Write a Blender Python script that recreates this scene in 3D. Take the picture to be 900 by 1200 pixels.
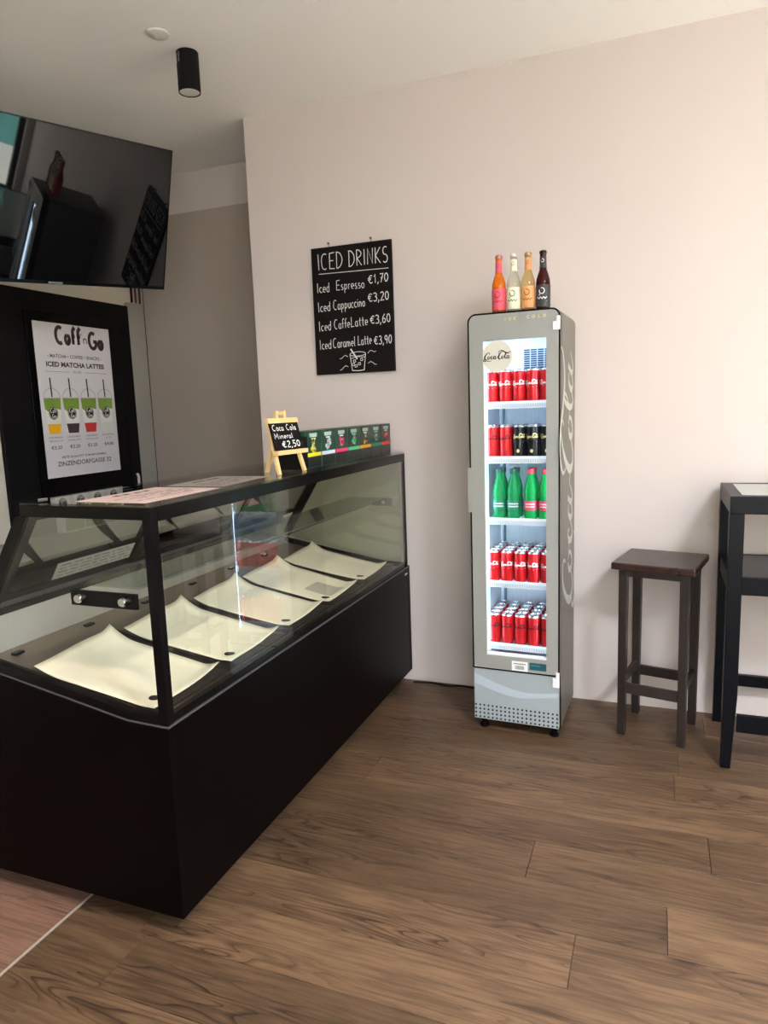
import bpy, bmesh, math, random
from mathutils import Vector, Matrix
random.seed(7)
PI = math.pi
for _o in list(bpy.data.objects):
    bpy.data.objects.remove(_o)
SC = bpy.context.scene
COL = SC.collection

# ------------------------------------------------------------------ camera
cam_d = bpy.data.cameras.new('camera')
cam = bpy.data.objects.new('camera', cam_d)
COL.objects.link(cam)
SC.camera = cam
cam_d.sensor_fit = 'HORIZONTAL'
cam_d.sensor_width = 36.0
cam_d.lens = 820.0 / 900.0 * 36.0
cam_d.clip_start = 0.02
CAM = Vector((0, -3.51, 1.5))
def cam_axes(pitch, roll, yaw):
    f = Vector((-math.sin(yaw) * math.cos(pitch), math.cos(yaw) * math.cos(pitch), -math.sin(pitch)))
    r = Vector((math.cos(yaw), math.sin(yaw), 0))
    u = r.cross(f)
    return r * math.cos(roll) + u * math.sin(roll), -r * math.sin(roll) + u * math.cos(roll), f
_r, _u, _f = cam_axes(math.radians(8.437), math.radians(-2.008), math.radians(21.457))
M3 = Matrix(((_r.x, _u.x, -_f.x), (_r.y, _u.y, -_f.y), (_r.z, _u.z, -_f.z)))
cam.matrix_world = Matrix.Translation(CAM) @ M3.to_4x4()

# ------------------------------------------------------------------ world, light, exposure
W = bpy.data.worlds.new('overcast_sky')
SC.world = W
W.use_nodes = True
wn = W.node_tree
bg = wn.nodes['Background']
bg.inputs[0].default_value = (0.93, 0.955, 1.0, 1)
bg.inputs[1].default_value = 6.5
SC.view_settings.view_transform = 'Standard'
SC.view_settings.look = 'None'
SC.view_settings.gamma = 1
SC.view_settings.use_curve_mapping = False
SC.view_settings.exposure = 0.5
def portal(name, loc, rot, sx, sy):
    d = bpy.data.lights.new(name, 'AREA'); d.shape = 'RECTANGLE'; d.size = sx; d.size_y = sy
    d.cycles.is_portal = True
    o = bpy.data.objects.new(name, d); COL.objects.link(o); o.location = loc; o.rotation_euler = rot
    return o
ZC = 3.07
portal('window_daylight', (2.12, -1.18, 1.6), (0, PI / 2, 0), 1.55, 2.3)
portal('shopfront_daylight', (.95, -4.72, 1.55), (-PI / 2, 0, 0), 2.1, 2.9)
def lamp(name, kind, loc, energy, color, target=None, **kw):
    d = bpy.data.lights.new(name, kind); d.energy = energy; d.color = color
    for k, v in kw.items(): setattr(d, k, v)
    o = bpy.data.objects.new(name, d); COL.objects.link(o); o.location = loc
    if target is not None:
        o.rotation_euler = (Vector(target) - Vector(loc)).to_track_quat('-Z', 'Y').to_euler()
    return o

bounce_sun = lamp('bounce_sun', 'SUN', (0, 0, 12), 30.0, (1, .97, .93)); bounce_sun.data.angle = math.radians(1)
bounce_sun.rotation_euler = Vector((0.0, -1.0, -.95)).to_track_quat('-Z', 'Y').to_euler()     # added sun: lights only the street, for bounce onto the ceiling
# ------------------------------------------------------------------ materials
def lin(c):
    out = []
    for v in c[:3]:
        v /= 255.0
        out.append(v / 12.92 if v <= 0.04045 else ((v + 0.055) / 1.055) ** 2.4)
    return (*out, 1)
MATS = {}
def mat(name, col, rough=0.5, metal=0.0, var=0.06, scale=12.0, bump=0.0, bscale=60.0, trans=0.0, ior=1.5, coat=0.0, stretch=None, spec=0.5):
    """procedural Principled material: base colour with a soft noise variation and an optional fine relief"""
    if name in MATS: return MATS[name]
    m = bpy.data.materials.new(name); m.use_nodes = True; MATS[name] = m
    n = m.node_tree.nodes; l = m.node_tree.links
    p = n['Principled BSDF']
    p.inputs['Roughness'].default_value = rough
    p.inputs['Metallic'].default_value = metal
    p.inputs['IOR'].default_value = ior
    p.inputs['Transmission Weight'].default_value = trans
    p.inputs['Coat Weight'].default_value = coat
    p.inputs['Specular IOR Level'].default_value = spec
    c = lin(col)
    tc = n.new('ShaderNodeTexCoord')
    mp = n.new('ShaderNodeMapping'); l.new(tc.outputs['Object'], mp.inputs[0])
    if stretch: mp.inputs['Scale'].default_value = stretch
    nz = n.new('ShaderNodeTexNoise'); nz.inputs['Scale'].default_value = scale; nz.inputs['Detail'].default_value = 4
    l.new(mp.outputs[0], nz.inputs['Vector'])
    mx = n.new('ShaderNodeMix'); mx.data_type = 'RGBA'
    mx.inputs[6].default_value = tuple(v * (1 - var) for v in c[:3]) + (1,)
    mx.inputs[7].default_value = tuple(min(1, v * (1 + var)) for v in c[:3]) + (1,)
    l.new(nz.outputs[0], mx.inputs[0]); l.new(mx.outputs[2], p.inputs['Base Color'])
    if bump:
        b = n.new('ShaderNodeBump'); b.inputs['Strength'].default_value = bump; b.inputs['Distance'].default_value = 0.002
        n2 = n.new('ShaderNodeTexNoise'); n2.inputs['Scale'].default_value = bscale; n2.inputs['Detail'].default_value = 5
        l.new(mp.outputs[0], n2.inputs['Vector']); l.new(n2.outputs[0], b.inputs['Height']); l.new(b.outputs[0], p.inputs['Normal'])
    return m
def emit(name, col, s):
    m = bpy.data.materials.new(name); m.use_nodes = True
    p = m.node_tree.nodes['Principled BSDF']
    p.inputs['Base Color'].default_value = lin(col)
    p.inputs['Emission Color'].default_value = lin(col); p.inputs['Emission Strength'].default_value = s
    return m
def pane_mat(name, tint, ior=1.5, rough=0.0):
    """thin glass: tinted see-through mixed with a Fresnel reflection"""
    m = bpy.data.materials.new(name); m.use_nodes = True
    n = m.node_tree.nodes; l = m.node_tree.links; n.remove(n['Principled BSDF'])
    t = n.new('ShaderNodeBsdfTransparent'); t.inputs[0].default_value = lin(tint)
    g = n.new('ShaderNodeBsdfGlossy'); g.inputs['Roughness'].default_value = rough
    fr = n.new('ShaderNodeFresnel'); fr.inputs[0].default_value = ior
    geo = n.new('ShaderNodeNewGeometry')
    mi2 = n.new('ShaderNodeMix'); mi2.data_type = 'FLOAT'
    l.new(geo.outputs['Backfacing'], mi2.inputs[0]); mi2.inputs[2].default_value = ior; mi2.inputs[3].default_value = 1 / ior   # the node inverts it again: same reflection from both sides
    l.new(mi2.outputs[0], fr.inputs[0])
    mx = n.new('ShaderNodeMixShader'); l.new(fr.outputs[0], mx.inputs[0]); l.new(t.outputs[0], mx.inputs[1]); l.new(g.outputs[0], mx.inputs[2])
    l.new(mx.outputs[0], n['Material Output'].inputs[0])
    return m
def wood(name, dark, mid, light, sx=1.0, sy=5.0, rings=16.0, rough=0.42, groove=0.5, vary=0.22, pore=220.0):
    """oak: contour lines of a stretched noise make the cathedral grain, a finer noise the pores; each object gets its own offset"""
    m = bpy.data.materials.new(name); m.use_nodes = True
    n = m.node_tree.nodes; l = m.node_tree.links; p = n['Principled BSDF']
    tc = n.new('ShaderNodeTexCoord'); oi = n.new('ShaderNodeObjectInfo')
    mul = n.new('ShaderNodeMath'); mul.operation = 'MULTIPLY'; mul.inputs[1].default_value = 37.0; l.new(oi.outputs['Random'], mul.inputs[0])
    cb = n.new('ShaderNodeCombineXYZ'); l.new(mul.outputs[0], cb.inputs[0]); l.new(mul.outputs[0], cb.inputs[1]); l.new(mul.outputs[0], cb.inputs[2])
    ad = n.new('ShaderNodeVectorMath'); ad.operation = 'ADD'; l.new(tc.outputs['Object'], ad.inputs[0]); l.new(cb.outputs[0], ad.inputs[1])
    def noise(scale, sc, det, dist=0.0, rough_=0.5):
        mp = n.new('ShaderNodeMapping'); mp.inputs['Scale'].default_value = sc; l.new(ad.outputs[0], mp.inputs[0])
        z = n.new('ShaderNodeTexNoise'); z.inputs['Scale'].default_value = scale; z.inputs['Detail'].default_value = det
        z.inputs['Distortion'].default_value = dist; z.inputs['Roughness'].default_value = rough_; l.new(mp.outputs[0], z.inputs['Vector']); return z
    a = noise(1.0, (sx * 1.5, sy * 1.1, 1), 2.0, 0.15)
    k = n.new('ShaderNodeMath'); k.operation = 'MULTIPLY'; k.inputs[1].default_value = rings; l.new(a.outputs[0], k.inputs[0])
    fr = n.new('ShaderNodeMath'); fr.operation = 'FRACT'; l.new(k.outputs[0], fr.inputs[0])
    r1 = n.new('ShaderNodeValToRGB'); l.new(fr.outputs[0], r1.inputs[0])
    e = r1.color_ramp.elements; e[0].position = 0.0; e[0].color = (0, 0, 0, 1); e[1].position = 0.42; e[1].color = (1, 1, 1, 1)
    x = r1.color_ramp.elements.new(0.12); x.color = (0.45, 0.45, 0.45, 1); x = r1.color_ramp.elements.new(0.98); x.color = (0.75, 0.75, 0.75, 1)
    b = noise(1.0, (7 * sx, pore, 1), 4, 0.1, 0.6)
    r2 = n.new('ShaderNodeValToRGB'); l.new(b.outputs[0], r2.inputs[0])
    r2.color_ramp.elements[0].position = 0.36; r2.color_ramp.elements[1].position = 0.58
    pat = noise(1.0, (2.2, 5, 1), 5, 0.3, 0.6)     # worn, uneven stain
    m1 = n.new('ShaderNodeMix'); m1.data_type = 'RGBA'; m1.inputs[6].default_value = lin(mid); m1.inputs[7].default_value = lin(light); l.new(pat.outputs[0], m1.inputs[0])
    gm = noise(1.0, (1.3 * sx, 9, 1), 2, 0.2)      # where the grain lines are strong
    gr = n.new('ShaderNodeValToRGB'); l.new(gm.outputs[0], gr.inputs[0]); gr.color_ramp.elements[0].position = 0.4; gr.color_ramp.elements[1].position = 0.62
    inv = n.new('ShaderNodeMath'); inv.operation = 'SUBTRACT'; inv.inputs[0].default_value = 1.0; l.new(r1.outputs[0], inv.inputs[1])
    st = n.new('ShaderNodeMath'); st.operation = 'MULTIPLY'; l.new(inv.outputs[0], st.inputs[0]); l.new(gr.outputs[0], st.inputs[1])
    st2 = n.new('ShaderNodeMath'); st2.operation = 'MULTIPLY'; st2.inputs[1].default_value = groove * 1.5; st2.use_clamp = True; l.new(st.outputs[0], st2.inputs[0])
    m2 = n.new('ShaderNodeMix'); m2.data_type = 'RGBA'; m2.inputs[7].default_value = lin(dark); l.new(m1.outputs[2], m2.inputs[6]); l.new(st2.outputs[0], m2.inputs[0])
    inv2 = n.new('ShaderNodeMath'); inv2.operation = 'MULTIPLY_ADD'; inv2.inputs[1].default_value = -0.6; inv2.inputs[2].default_value = 0.6; l.new(r2.outputs[0], inv2.inputs[0])
    m3 = n.new('ShaderNodeMix'); m3.data_type = 'RGBA'; m3.inputs[7].default_value = lin(dark); l.new(m2.outputs[2], m3.inputs[6]); l.new(inv2.outputs[0], m3.inputs[0])
    hs = n.new('ShaderNodeHueSaturation'); l.new(m3.outputs[2], hs.inputs['Color'])
    vv = n.new('ShaderNodeMath'); vv.operation = 'MULTIPLY_ADD'; vv.inputs[1].default_value = vary * 2; vv.inputs[2].default_value = 1 - vary; l.new(oi.outputs['Random'], vv.inputs[0])
    l.new(vv.outputs[0], hs.inputs['Value']); l.new(hs.outputs[0], p.inputs['Base Color'])
    rr = n.new('ShaderNodeMath'); rr.operation = 'MULTIPLY_ADD'; rr.inputs[1].default_value = 0.2; rr.inputs[2].default_value = rough - 0.1; l.new(pat.outputs[0], rr.inputs[0]); l.new(rr.outputs[0], p.inputs['Roughness'])
    bu = n.new('ShaderNodeBump'); bu.inputs['Strength'].default_value = 0.25; bu.inputs['Distance'].default_value = 0.001; l.new(r2.outputs[0], bu.inputs['Height']); l.new(bu.outputs[0], p.inputs['Normal'])
    return m

m_wall = mat('wall_paint', (203, 193, 187), 0.85, var=0.02, scale=1.5, bump=0.12, bscale=220)
m_ceil = mat('ceiling_paint', (240, 236, 231), 0.9, var=0.03, scale=1.2, bump=0.1, bscale=160)
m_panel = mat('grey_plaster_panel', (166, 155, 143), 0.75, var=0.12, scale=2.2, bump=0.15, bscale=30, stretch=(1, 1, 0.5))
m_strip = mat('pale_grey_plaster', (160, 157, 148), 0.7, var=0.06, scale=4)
m_wleft = mat('side_wall_paint', (214, 207, 192), 0.8, var=0.03, scale=2)
m_black = mat('black_laminate', (7, 4, 4), 0.36, spec=.06, var=0.12, scale=3, bump=0.05, bscale=300)
m_blackg = mat('black_gloss_frame', (8, 7, 8), 0.22, spec=.2, var=0.1, scale=6)
m_blackm = mat('black_matt_paint', (14, 13, 14), 0.6, spec=.15, var=0.1, scale=6)
m_edge = mat('worn_dark_edge', (74, 73, 76), 0.35, var=0.15, scale=20)
m_deck = mat('brown_grey_steel_deck', (104, 95, 84), 0.45, 0.2, var=0.1, scale=5)
m_steel = mat('brushed_steel', (190, 186, 180), 0.35, 0.3, var=0.08, scale=8, stretch=(1, 40, 1))
m_chrome = mat('chrome', (215, 215, 215), 0.12, 1.0, var=0.03)
m_tray = mat('dark_tray', (54, 49, 46), 0.35, 0.2, var=0.1, scale=9)
m_paper = mat('cream_paper', (240, 233, 211), 0.75, var=0.05, scale=5, bump=0.25, bscale=18)
m_print = mat('black_print', (20, 20, 22), 0.7, var=0.05)
m_white = mat('white_print', (238, 238, 234), 0.7, var=0.03)
m_plasw = mat('white_plastic', (232, 234, 234), 0.35, var=0.02)
m_chalk = mat('chalk_white', (222, 222, 218), 0.95, var=0.25, scale=60)
m_board = mat('blackboard_slate', (22, 17, 16), 0.8, spec=.12, var=0.18, scale=6)
m_stool = wood('stool_dark_wood', (18, 12, 10), (44, 27, 22), (62, 40, 32), 3, 14, 10, 0.3, 0.5, 0.05)
m_stoolleg = wood('stool_leg_wood', (26, 20, 18), (32, 25, 22), (48, 39, 35), 3, 14, 6, 0.4, 0.4, 0.05)
m_tabled = mat('navy_black_lacquer', (6, 7, 12), 0.34, spec=.12, var=0.15, scale=7, bump=0.08, bscale=90)
m_oak = wood('oak_floor', (52, 37, 26), (82, 62, 45), (121, 94, 69), .75, 8.5, 17, 0.42, 1.0, 0.2, 75.0)
m_red = wood('reddish_floor', (66, 46, 38), (124, 92, 76), (146, 112, 94), 1.0, 3.0, 4, 0.45, 0.35, 0.06)
m_glass = pane_mat('display_glass', (250, 250, 247), 1.5)
m_glass_end = pane_mat('green_tinted_glass', (216, 224, 210), 1.9)
m_glass_front = pane_mat('front_display_glass', (250, 251, 246), 1.95)
m_glass_rear = pane_mat('dark_coated_glass', (150, 150, 146), 2.9)
m_glass_top = pane_mat('counter_top_glass', (250, 250, 247), 1.5)
m_glass_win = pane_mat('window_glass', (246, 250, 250), 1.3)
m_glass_door = pane_mat('cooler_glass', (246, 250, 250), 1.25)

# ------------------------------------------------------------------ mesh builder
class MB:
    def __init__(s): s.v = []; s.f = []; s.m = []; s.mats = []
    def mi(s, m):
        if m not in s.mats: s.mats.append(m)
        return s.mats.index(m)
    def add(s, vs, fs, m):
        b = len(s.v); k = s.mi(m); s.v += [tuple(v) for v in vs]
        for f in fs: s.f.append(tuple(b + i for i in f)); s.m.append(k)
        return s
    def hexa(s, p, m): return s.add(p, [(0, 3, 2, 1), (4, 5, 6, 7), (0, 1, 5, 4), (1, 2, 6, 5), (2, 3, 7, 6), (3, 0, 4, 7)], m)
    def box(s, x0, x1, y0, y1, z0, z1, m):
        return s.hexa([(x0, y0, z0), (x1, y0, z0), (x1, y1, z0), (x0, y1, z0), (x0, y0, z1), (x1, y0, z1), (x1, y1, z1), (x0, y1, z1)], m)
    def bar(s, a, b, w, h, m, up=(0, 0, 1)):
        a = Vector(a); b = Vector(b); d = (b - a).normalized(); x = d.cross(Vector(up))
        if x.length < 1e-4: x = d.cross(Vector((1, 0, 0)))
        x.normalize(); y = x.cross(d)
        q = [(-w / 2, -h / 2), (w / 2, -h / 2), (w / 2, h / 2), (-w / 2, h / 2)]
        return s.hexa([a + x * i + y * j for i, j in q] + [b + x * i + y * j for i, j in q], m)
    def prism(s, poly, fn, a, b, m):
        """poly: 2D outline, fn(p, q, t) -> 3D, extruded from t=a to t=b"""
        n = len(poly); vs = [fn(p, q, a) for p, q in poly] + [fn(p, q, b) for p, q in poly]
        return s.add(vs, [tuple(range(n))[::-1], tuple(range(n, 2 * n))] + [(i, (i + 1) % n, n + (i + 1) % n, n + i) for i in range(n)], m)
    def ring(s, outer, inner, fn, a, b, m):
        n = len(outer)
        vs = [fn(*p, a) for p in outer] + [fn(*p, a) for p in inner] + [fn(*p, b) for p in outer] + [fn(*p, b) for p in inner]
        fs = []
        for i in range(n):
            j = (i + 1) % n
            fs += [(i, j, n + j, n + i), (2 * n + i, 3 * n + i, 3 * n + j, 2 * n + j), (i, 2 * n + i, 2 * n + j, j), (n + i, n + j, 3 * n + j, 3 * n + i)]
        return s.add(vs, fs, m)
    def tube(s, pts, rs, m, n=10, cap=True):
        pts = [Vector(p) for p in pts]
        if not hasattr(rs, '__len__'): rs = [rs] * len(pts)
        vs = []; fs = []; ref = None
        for i, p in enumerate(pts):
            d = (pts[min(i + 1, len(pts) - 1)] - pts[max(i - 1, 0)]).normalized()
            if ref is None: ref = Vector((0, 0, 1)) if abs(d.z) < 0.9 else Vector((1, 0, 0))
            x = d.cross(ref).normalized(); y = x.cross(d).normalized(); ref = y
            for k in range(n):
                t = 2 * PI * k / n; vs.append(p + (x * math.cos(t) + y * math.sin(t)) * rs[i])
        for i in range(len(pts) - 1):
            for k in range(n): fs.append((i * n + k, i * n + (k + 1) % n, (i + 1) * n + (k + 1) % n, (i + 1) * n + k))
        if cap: fs += [tuple(range(n))[::-1], tuple((len(pts) - 1) * n + k for k in range(n))]
        return s.add(vs, fs, m)
    def lathe(s, prof, m, c=(0, 0, 0), n=24, axis='z', mats=None):
        """prof: (r, h) pairs; mats: material per segment"""
        fn = {'z': lambda a, b, h: (c[0] + a, c[1] + b, c[2] + h), 'y': lambda a, b, h: (c[0] + a, c[1] + h, c[2] + b), 'x': lambda a, b, h: (c[0] + h, c[1] + a, c[2] + b)}[axis]
        base = len(s.v)
        for r, h in prof:
            for k in range(n): s.v.append(fn(r * math.cos(2 * PI * k / n), r * math.sin(2 * PI * k / n), h))
        for i in range(len(prof) - 1):
            mm = s.mi(mats[i] if mats else m)
            for k in range(n):
                s.f.append((base + i * n + k, base + i * n + (k + 1) % n, base + (i + 1) * n + (k + 1) % n, base + (i + 1) * n + k)); s.m.append(mm)
        for i, mm in ((0, mats[0] if mats else m), (len(prof) - 1, mats[-1] if mats else m)):
            if prof[i][0] > 1e-4:
                s.f.append(tuple(base + i * n + k for k in range(n))); s.m.append(s.mi(mm))
        return s
    # flat print: drawn in 2D, placed by map function fn(u, v) -> 3D
    def ribbon(s, pts, w, fn, m, closed=False):
        P = [Vector(p) for p in pts]; n = len(P)
        if n < 2: return s
        ws = w if hasattr(w, '__len__') else [w] * n
        L = []
        for i in range(n):
            a = P[i] - P[i - 1] if i > 0 else P[1] - P[0]; b = P[i + 1] - P[i] if i < n - 1 else P[-1] - P[-2]
            if closed and i in (0, n - 1): a = P[-1] - P[-2]; b = P[1] - P[0]
            a = a.normalized() if a.length else Vector((1, 0)); b = b.normalized() if b.length else a
            t = a + b; t = t.normalized() if t.length > 1e-3 else a
            nn = Vector((-t.y, t.x)); k = min(1.6, 1 / max(0.3, nn.dot(Vector((-a.y, a.x)))))
            L.append((P[i] + nn * ws[i] / 2 * k, P[i] - nn * ws[i] / 2 * k))
        vs = [fn(q.x, q.y) for pr in L for q in pr]
        return s.add(vs, [(2 * i, 2 * i + 1, 2 * i + 3, 2 * i + 2) for i in range(n - 1)], m)
    def poly(s, pts, fn, m): return s.add([fn(*p) for p in pts], [tuple(range(len(pts)))], m)
    def disc(s, cx, cy, rx, ry, fn, m, n=24): return s.poly([(cx + rx * math.cos(2 * PI * k / n), cy + ry * math.sin(2 * PI * k / n)) for k in range(n)], fn, m)
    def text(s, txt, size, cx, cy, fn, m, align='CENTER', bold=0.0, width=None, sx=1.0):
        vs, fs = text_mesh(txt, bold)
        xs = [v[0] for v in vs]
        if not xs: return s
        x0, x1 = min(xs), max(xs); k = size; kx = size * sx
        if width: kx = width / (x1 - x0)
        off = {'CENTER': -(x0 + x1) / 2, 'LEFT': -x0, 'RIGHT': -x1}[align]
        return s.add([fn(cx + (v[0] + off) * kx, cy + v[1] * k) for v in vs], fs, m)
    def strokes(s, txt, size, w, fn, m, x=0, y=0, width=None, slope=0.0, jit=0.0, slant=0.0):
        pl, adv = stroke_text(txt); k = width / adv if width else size
        for P in pl:
            q = []
            for a, b in P:
                px = x + (a + slant * b) * k; py = y + b * size + slope * (a * k)
                q.append((px + random.uniform(-jit, jit), py + random.uniform(-jit, jit)))
            s.ribbon(q, w, fn, m)
        return s
    def build(s, name, parent=None, bevel=0.0, smooth=None, recalc=True, label=None, cat=None, group=None, kind=None, off=None):
        me = bpy.data.meshes.new(name)
        vs = s.v
        if off is not None: vs = [(a - off[0], b - off[1], c - off[2]) for a, b, c in vs]
        me.from_pydata(vs, [], s.f)
        for m in s.mats: me.materials.append(m)
        me.polygons.foreach_set('material_index', s.m)
        if recalc:
            bm = bmesh.new(); bm.from_mesh(me); bmesh.ops.recalc_face_normals(bm, faces=bm.faces); bm.to_mesh(me); bm.free()
        if smooth:
            me.polygons.foreach_set('use_smooth', [True] * len(me.polygons)); me.set_sharp_from_angle(angle=math.radians(smooth))
        me.update()
        o = bpy.data.objects.new(name, me); COL.objects.link(o)
        if parent is not None: o.parent = parent
        if off is not None and parent is None: o.location = off
        if bevel:
            b = o.modifiers.new('bevel', 'BEVEL'); b.width = bevel; b.segments = 2; b.limit_method = 'ANGLE'
        tag(o, label, cat, group, kind)
        return o
def tag(o, label=None, cat=None, group=None, kind=None):
    if label: o['label'] = label
    if cat: o['category'] = cat
    if group: o['group'] = group
    if kind: o['kind'] = kind
    return o
def thing(name, label, cat, loc=(0, 0, 0), rot=0.0, group=None):
    o = bpy.data.objects.new(name, None); COL.objects.link(o); o.empty_display_size = 0.05
    o.location = loc; o.rotation_euler = (0, 0, rot)
    return tag(o, label, cat, group)
def dup(root, loc, label, group=None, rot=None):
    r = root.copy(); COL.objects.link(r); r.location = loc; r['label'] = label
    if rot is not None: r.rotation_euler = (0, 0, rot)
    if group: r['group'] = group
    for ch in list(root.children):
        c = ch.copy(); COL.objects.link(c); c.parent = r
        for g in list(ch.children):
            d = g.copy(); COL.objects.link(d); d.parent = c
    return r
_tc = {}
def text_mesh(txt, bold=0.0):
    key = (txt, bold)
    if key in _tc: return _tc[key]
    cu = bpy.data.curves.new('lettering', 'FONT'); cu.body = txt; cu.size = 1.0; cu.offset = bold; cu.resolution_u = 3
    ob = bpy.data.objects.new('lettering', cu); COL.objects.link(ob)
    dg = bpy.context.evaluated_depsgraph_get(); dg.update()
    me = bpy.data.meshes.new_from_object(ob.evaluated_get(dg))
    vs = [tuple(v.co) for v in me.vertices]; fs = [tuple(p.vertices) for p in me.polygons]
    bpy.data.objects.remove(ob); bpy.data.meshes.remove(me); bpy.data.curves.remove(cu)
    _tc[key] = (vs, fs)
    return _tc[key]
def arc(cx, cy, rx, ry, a0, a1, n=10):
    return [(cx + rx * math.cos(math.radians(a0 + (a1 - a0) * i / n)), cy + ry * math.sin(math.radians(a0 + (a1 - a0) * i / n))) for i in range(n + 1)]
# handwritten stroke alphabet: cap height 1, x height 0.55
SF = {
 ' ': (0.38, []), 'I': (0.22, [[(0.1, 0), (0.08, 1)]]),
 'C': (0.66, [arc(0.36, 0.5, 0.3, 0.5, 55, 300)]), 'E': (0.56, [[(0.5, 1), (0.08, 0.97), (0.08, 0.02), (0.52, 0)], [(0.08, 0.5), (0.42, 0.52)]]),
 'D': (0.62, [[(0.08, 0), (0.08, 1)], [(0.02, 1)] + arc(0.12, 0.5, 0.44, 0.5, 88, -88) + [(0.04, 0)]]),
 'R': (0.6, [[(0.08, 0), (0.08, 1)], arc(0.1, 0.75, 0.38, 0.25, 90, -90) + [(0.5, 0)]]),
 'N': (0.64, [[(0.08, 0), (0.1, 1), (0.52, 0.02), (0.54, 1)]]), 'K': (0.6, [[(0.08, 0), (0.08, 1)], [(0.5, 1), (0.1, 0.48), (0.52, 0)]]),
 'S': (0.52, [arc(0.27, 0.75, 0.2, 0.25, 50, 250, 8) + arc(0.25, 0.26, 0.2, 0.26, 80, -140, 8)]),
 'L': (0.5, [[(0.1, 1), (0.08, 0.02), (0.46, 0.04)]]), 'M': (0.78, [[(0.06, 0), (0.12, 0.98), (0.36, 0.35), (0.6, 1), (0.68, 0)]]),
 'G': (0.7, [arc(0.36, 0.5, 0.3, 0.5, 55, 345, 14) + [(0.62, 0.45), (0.4, 0.45)]]),
 'c': (0.4, [arc(0.23, 0.27, 0.18, 0.27, 50, 310)]), 'e': (0.42, [[(0.06, 0.28)] + arc(0.22, 0.28, 0.17, 0.26, 0, 300)]),
 'd': (0.46, [arc(0.22, 0.27, 0.17, 0.27, 30, 340), [(0.4, 0.95), (0.38, 0)]]), 's': (0.36, [arc(0.19, 0.41, 0.12, 0.13, 50, 250, 6) + arc(0.17, 0.14, 0.13, 0.14, 80, -140, 6)]),
 'p': (0.46, [[(0.08, 0.54), (0.08, -0.34)], [(0.08, 0.3)] + arc(0.23, 0.29, 0.16, 0.25, 150, -150)]),
 'r': (0.32, [[(0.07, 0.54), (0.07, 0)], [(0.07, 0.35), (0.16, 0.52), (0.3, 0.5)]]),
 'o': (0.44, [arc(0.22, 0.27, 0.17, 0.27, 90, 450)]), 'a': (0.46, [arc(0.21, 0.27, 0.16, 0.27, 60, 330), [(0.37, 0.54), (0.37, 0.06), (0.44, 0)]]),
 'u': (0.46, [[(0.07, 0.54), (0.08, 0.15), (0.2, 0), (0.36, 0.14), (0.38, 0.54)], [(0.38, 0.54), (0.4, 0)]]), 'i': (0.2, [[(0.1, 0.54), (0.1, 0)], [(0.1, 0.72), (0.12, 0.76)]]),
 'n': (0.46, [[(0.07, 0.54), (0.07, 0)], [(0.07, 0.36), (0.2, 0.54), (0.34, 0.46), (0.38, 0)]]),
 'f': (0.36, [[(0.36, 0.9), (0.26, 1.0), (0.16, 0.85), (0.15, 0)], [(0.03, 0.5), (0.32, 0.52)]]),
 'l': (0.2, [[(0.1, 1), (0.09, 0.1), (0.16, 0)]]), 't': (0.34, [[(0.16, 0.85), (0.16, 0.06), (0.28, 0)], [(0.02, 0.55), (0.32, 0.57)]]),
 'm': (0.66, [[(0.07, 0.54), (0.07, 0)], [(0.07, 0.36), (0.18, 0.54), (0.3, 0.4), (0.31, 0)], [(0.31, 0.36), (0.44, 0.54), (0.55, 0.42), (0.57, 0)]]),
 "'": (0.18, [[(0.1, 1.0), (0.07, 0.78)]]), ',': (0.2, [[(0.12, 0.1), (0.04, -0.16)]]),
 '0': (0.5, [arc(0.25, 0.45, 0.19, 0.42, 90, 450, 14)]), '1': (0.34, [[(0.06, 0.66), (0.2, 0.88), (0.19, 0.02)]]),
 '2': (0.5, [arc(0.24, 0.66, 0.18, 0.22, 150, -30, 8) + [(0.06, 0.03), (0.46, 0.03)]]), '3': (0.48, [arc(0.2, 0.67, 0.19, 0.2, 140, -80, 8) + arc(0.2, 0.25, 0.22, 0.24, 80, -140, 8)]),
 '5': (0.5, [[(0.44, 0.88), (0.12, 0.87), (0.1, 0.5)] + arc(0.22, 0.28, 0.2, 0.26, 110, -130, 8)]),
 '6': (0.5, [[(0.36, 0.9), (0.14, 0.6)] + arc(0.25, 0.24, 0.18, 0.23, 160, 520, 12)]),
 '7': (0.46, [[(0.05, 0.86), (0.42, 0.88), (0.16, 0)], [(0.12, 0.45), (0.36, 0.48)]]),
 '8': (0.5, [arc(0.25, 0.66, 0.16, 0.2, 90, 450, 10), arc(0.25, 0.23, 0.2, 0.23, 90, 450, 10)]),
 '9': (0.5, [arc(0.24, 0.63, 0.18, 0.23, 0, 360, 10), [(0.42, 0.66), (0.34, 0)]]),
 '€': (0.6, [arc(0.36, 0.44, 0.24, 0.4, 50, 310, 10), [(0.0, 0.54), (0.42, 0.58)], [(0.0, 0.36), (0.38, 0.4)]]),
}
def stroke_text(t):
    x = 0; out = []
    for ch in t:
        w, P = SF[ch]
        for p in P: out.append([(x + a, b) for a, b in p])
        x += w + 0.07
    return out, x - 0.07
def smooth_pts(P, n=6):
    out = []
    for i in range(len(P) - 1):
        p0 = P[max(i - 1, 0)]; p1 = P[i]; p2 = P[i + 1]; p3 = P[min(i + 2, len(P) - 1)]
        for k in range(n):
            t = k / n
            out.append(tuple(0.5 * (2 * b + (c - a) * t + (2 * a - 5 * b + 4 * c - d) * t * t + (3 * b - a - 3 * c + d) * t ** 3) for a, b, c, d in zip(p0, p1, p2, p3)))
    out.append(tuple(P[-1])); return out
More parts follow.
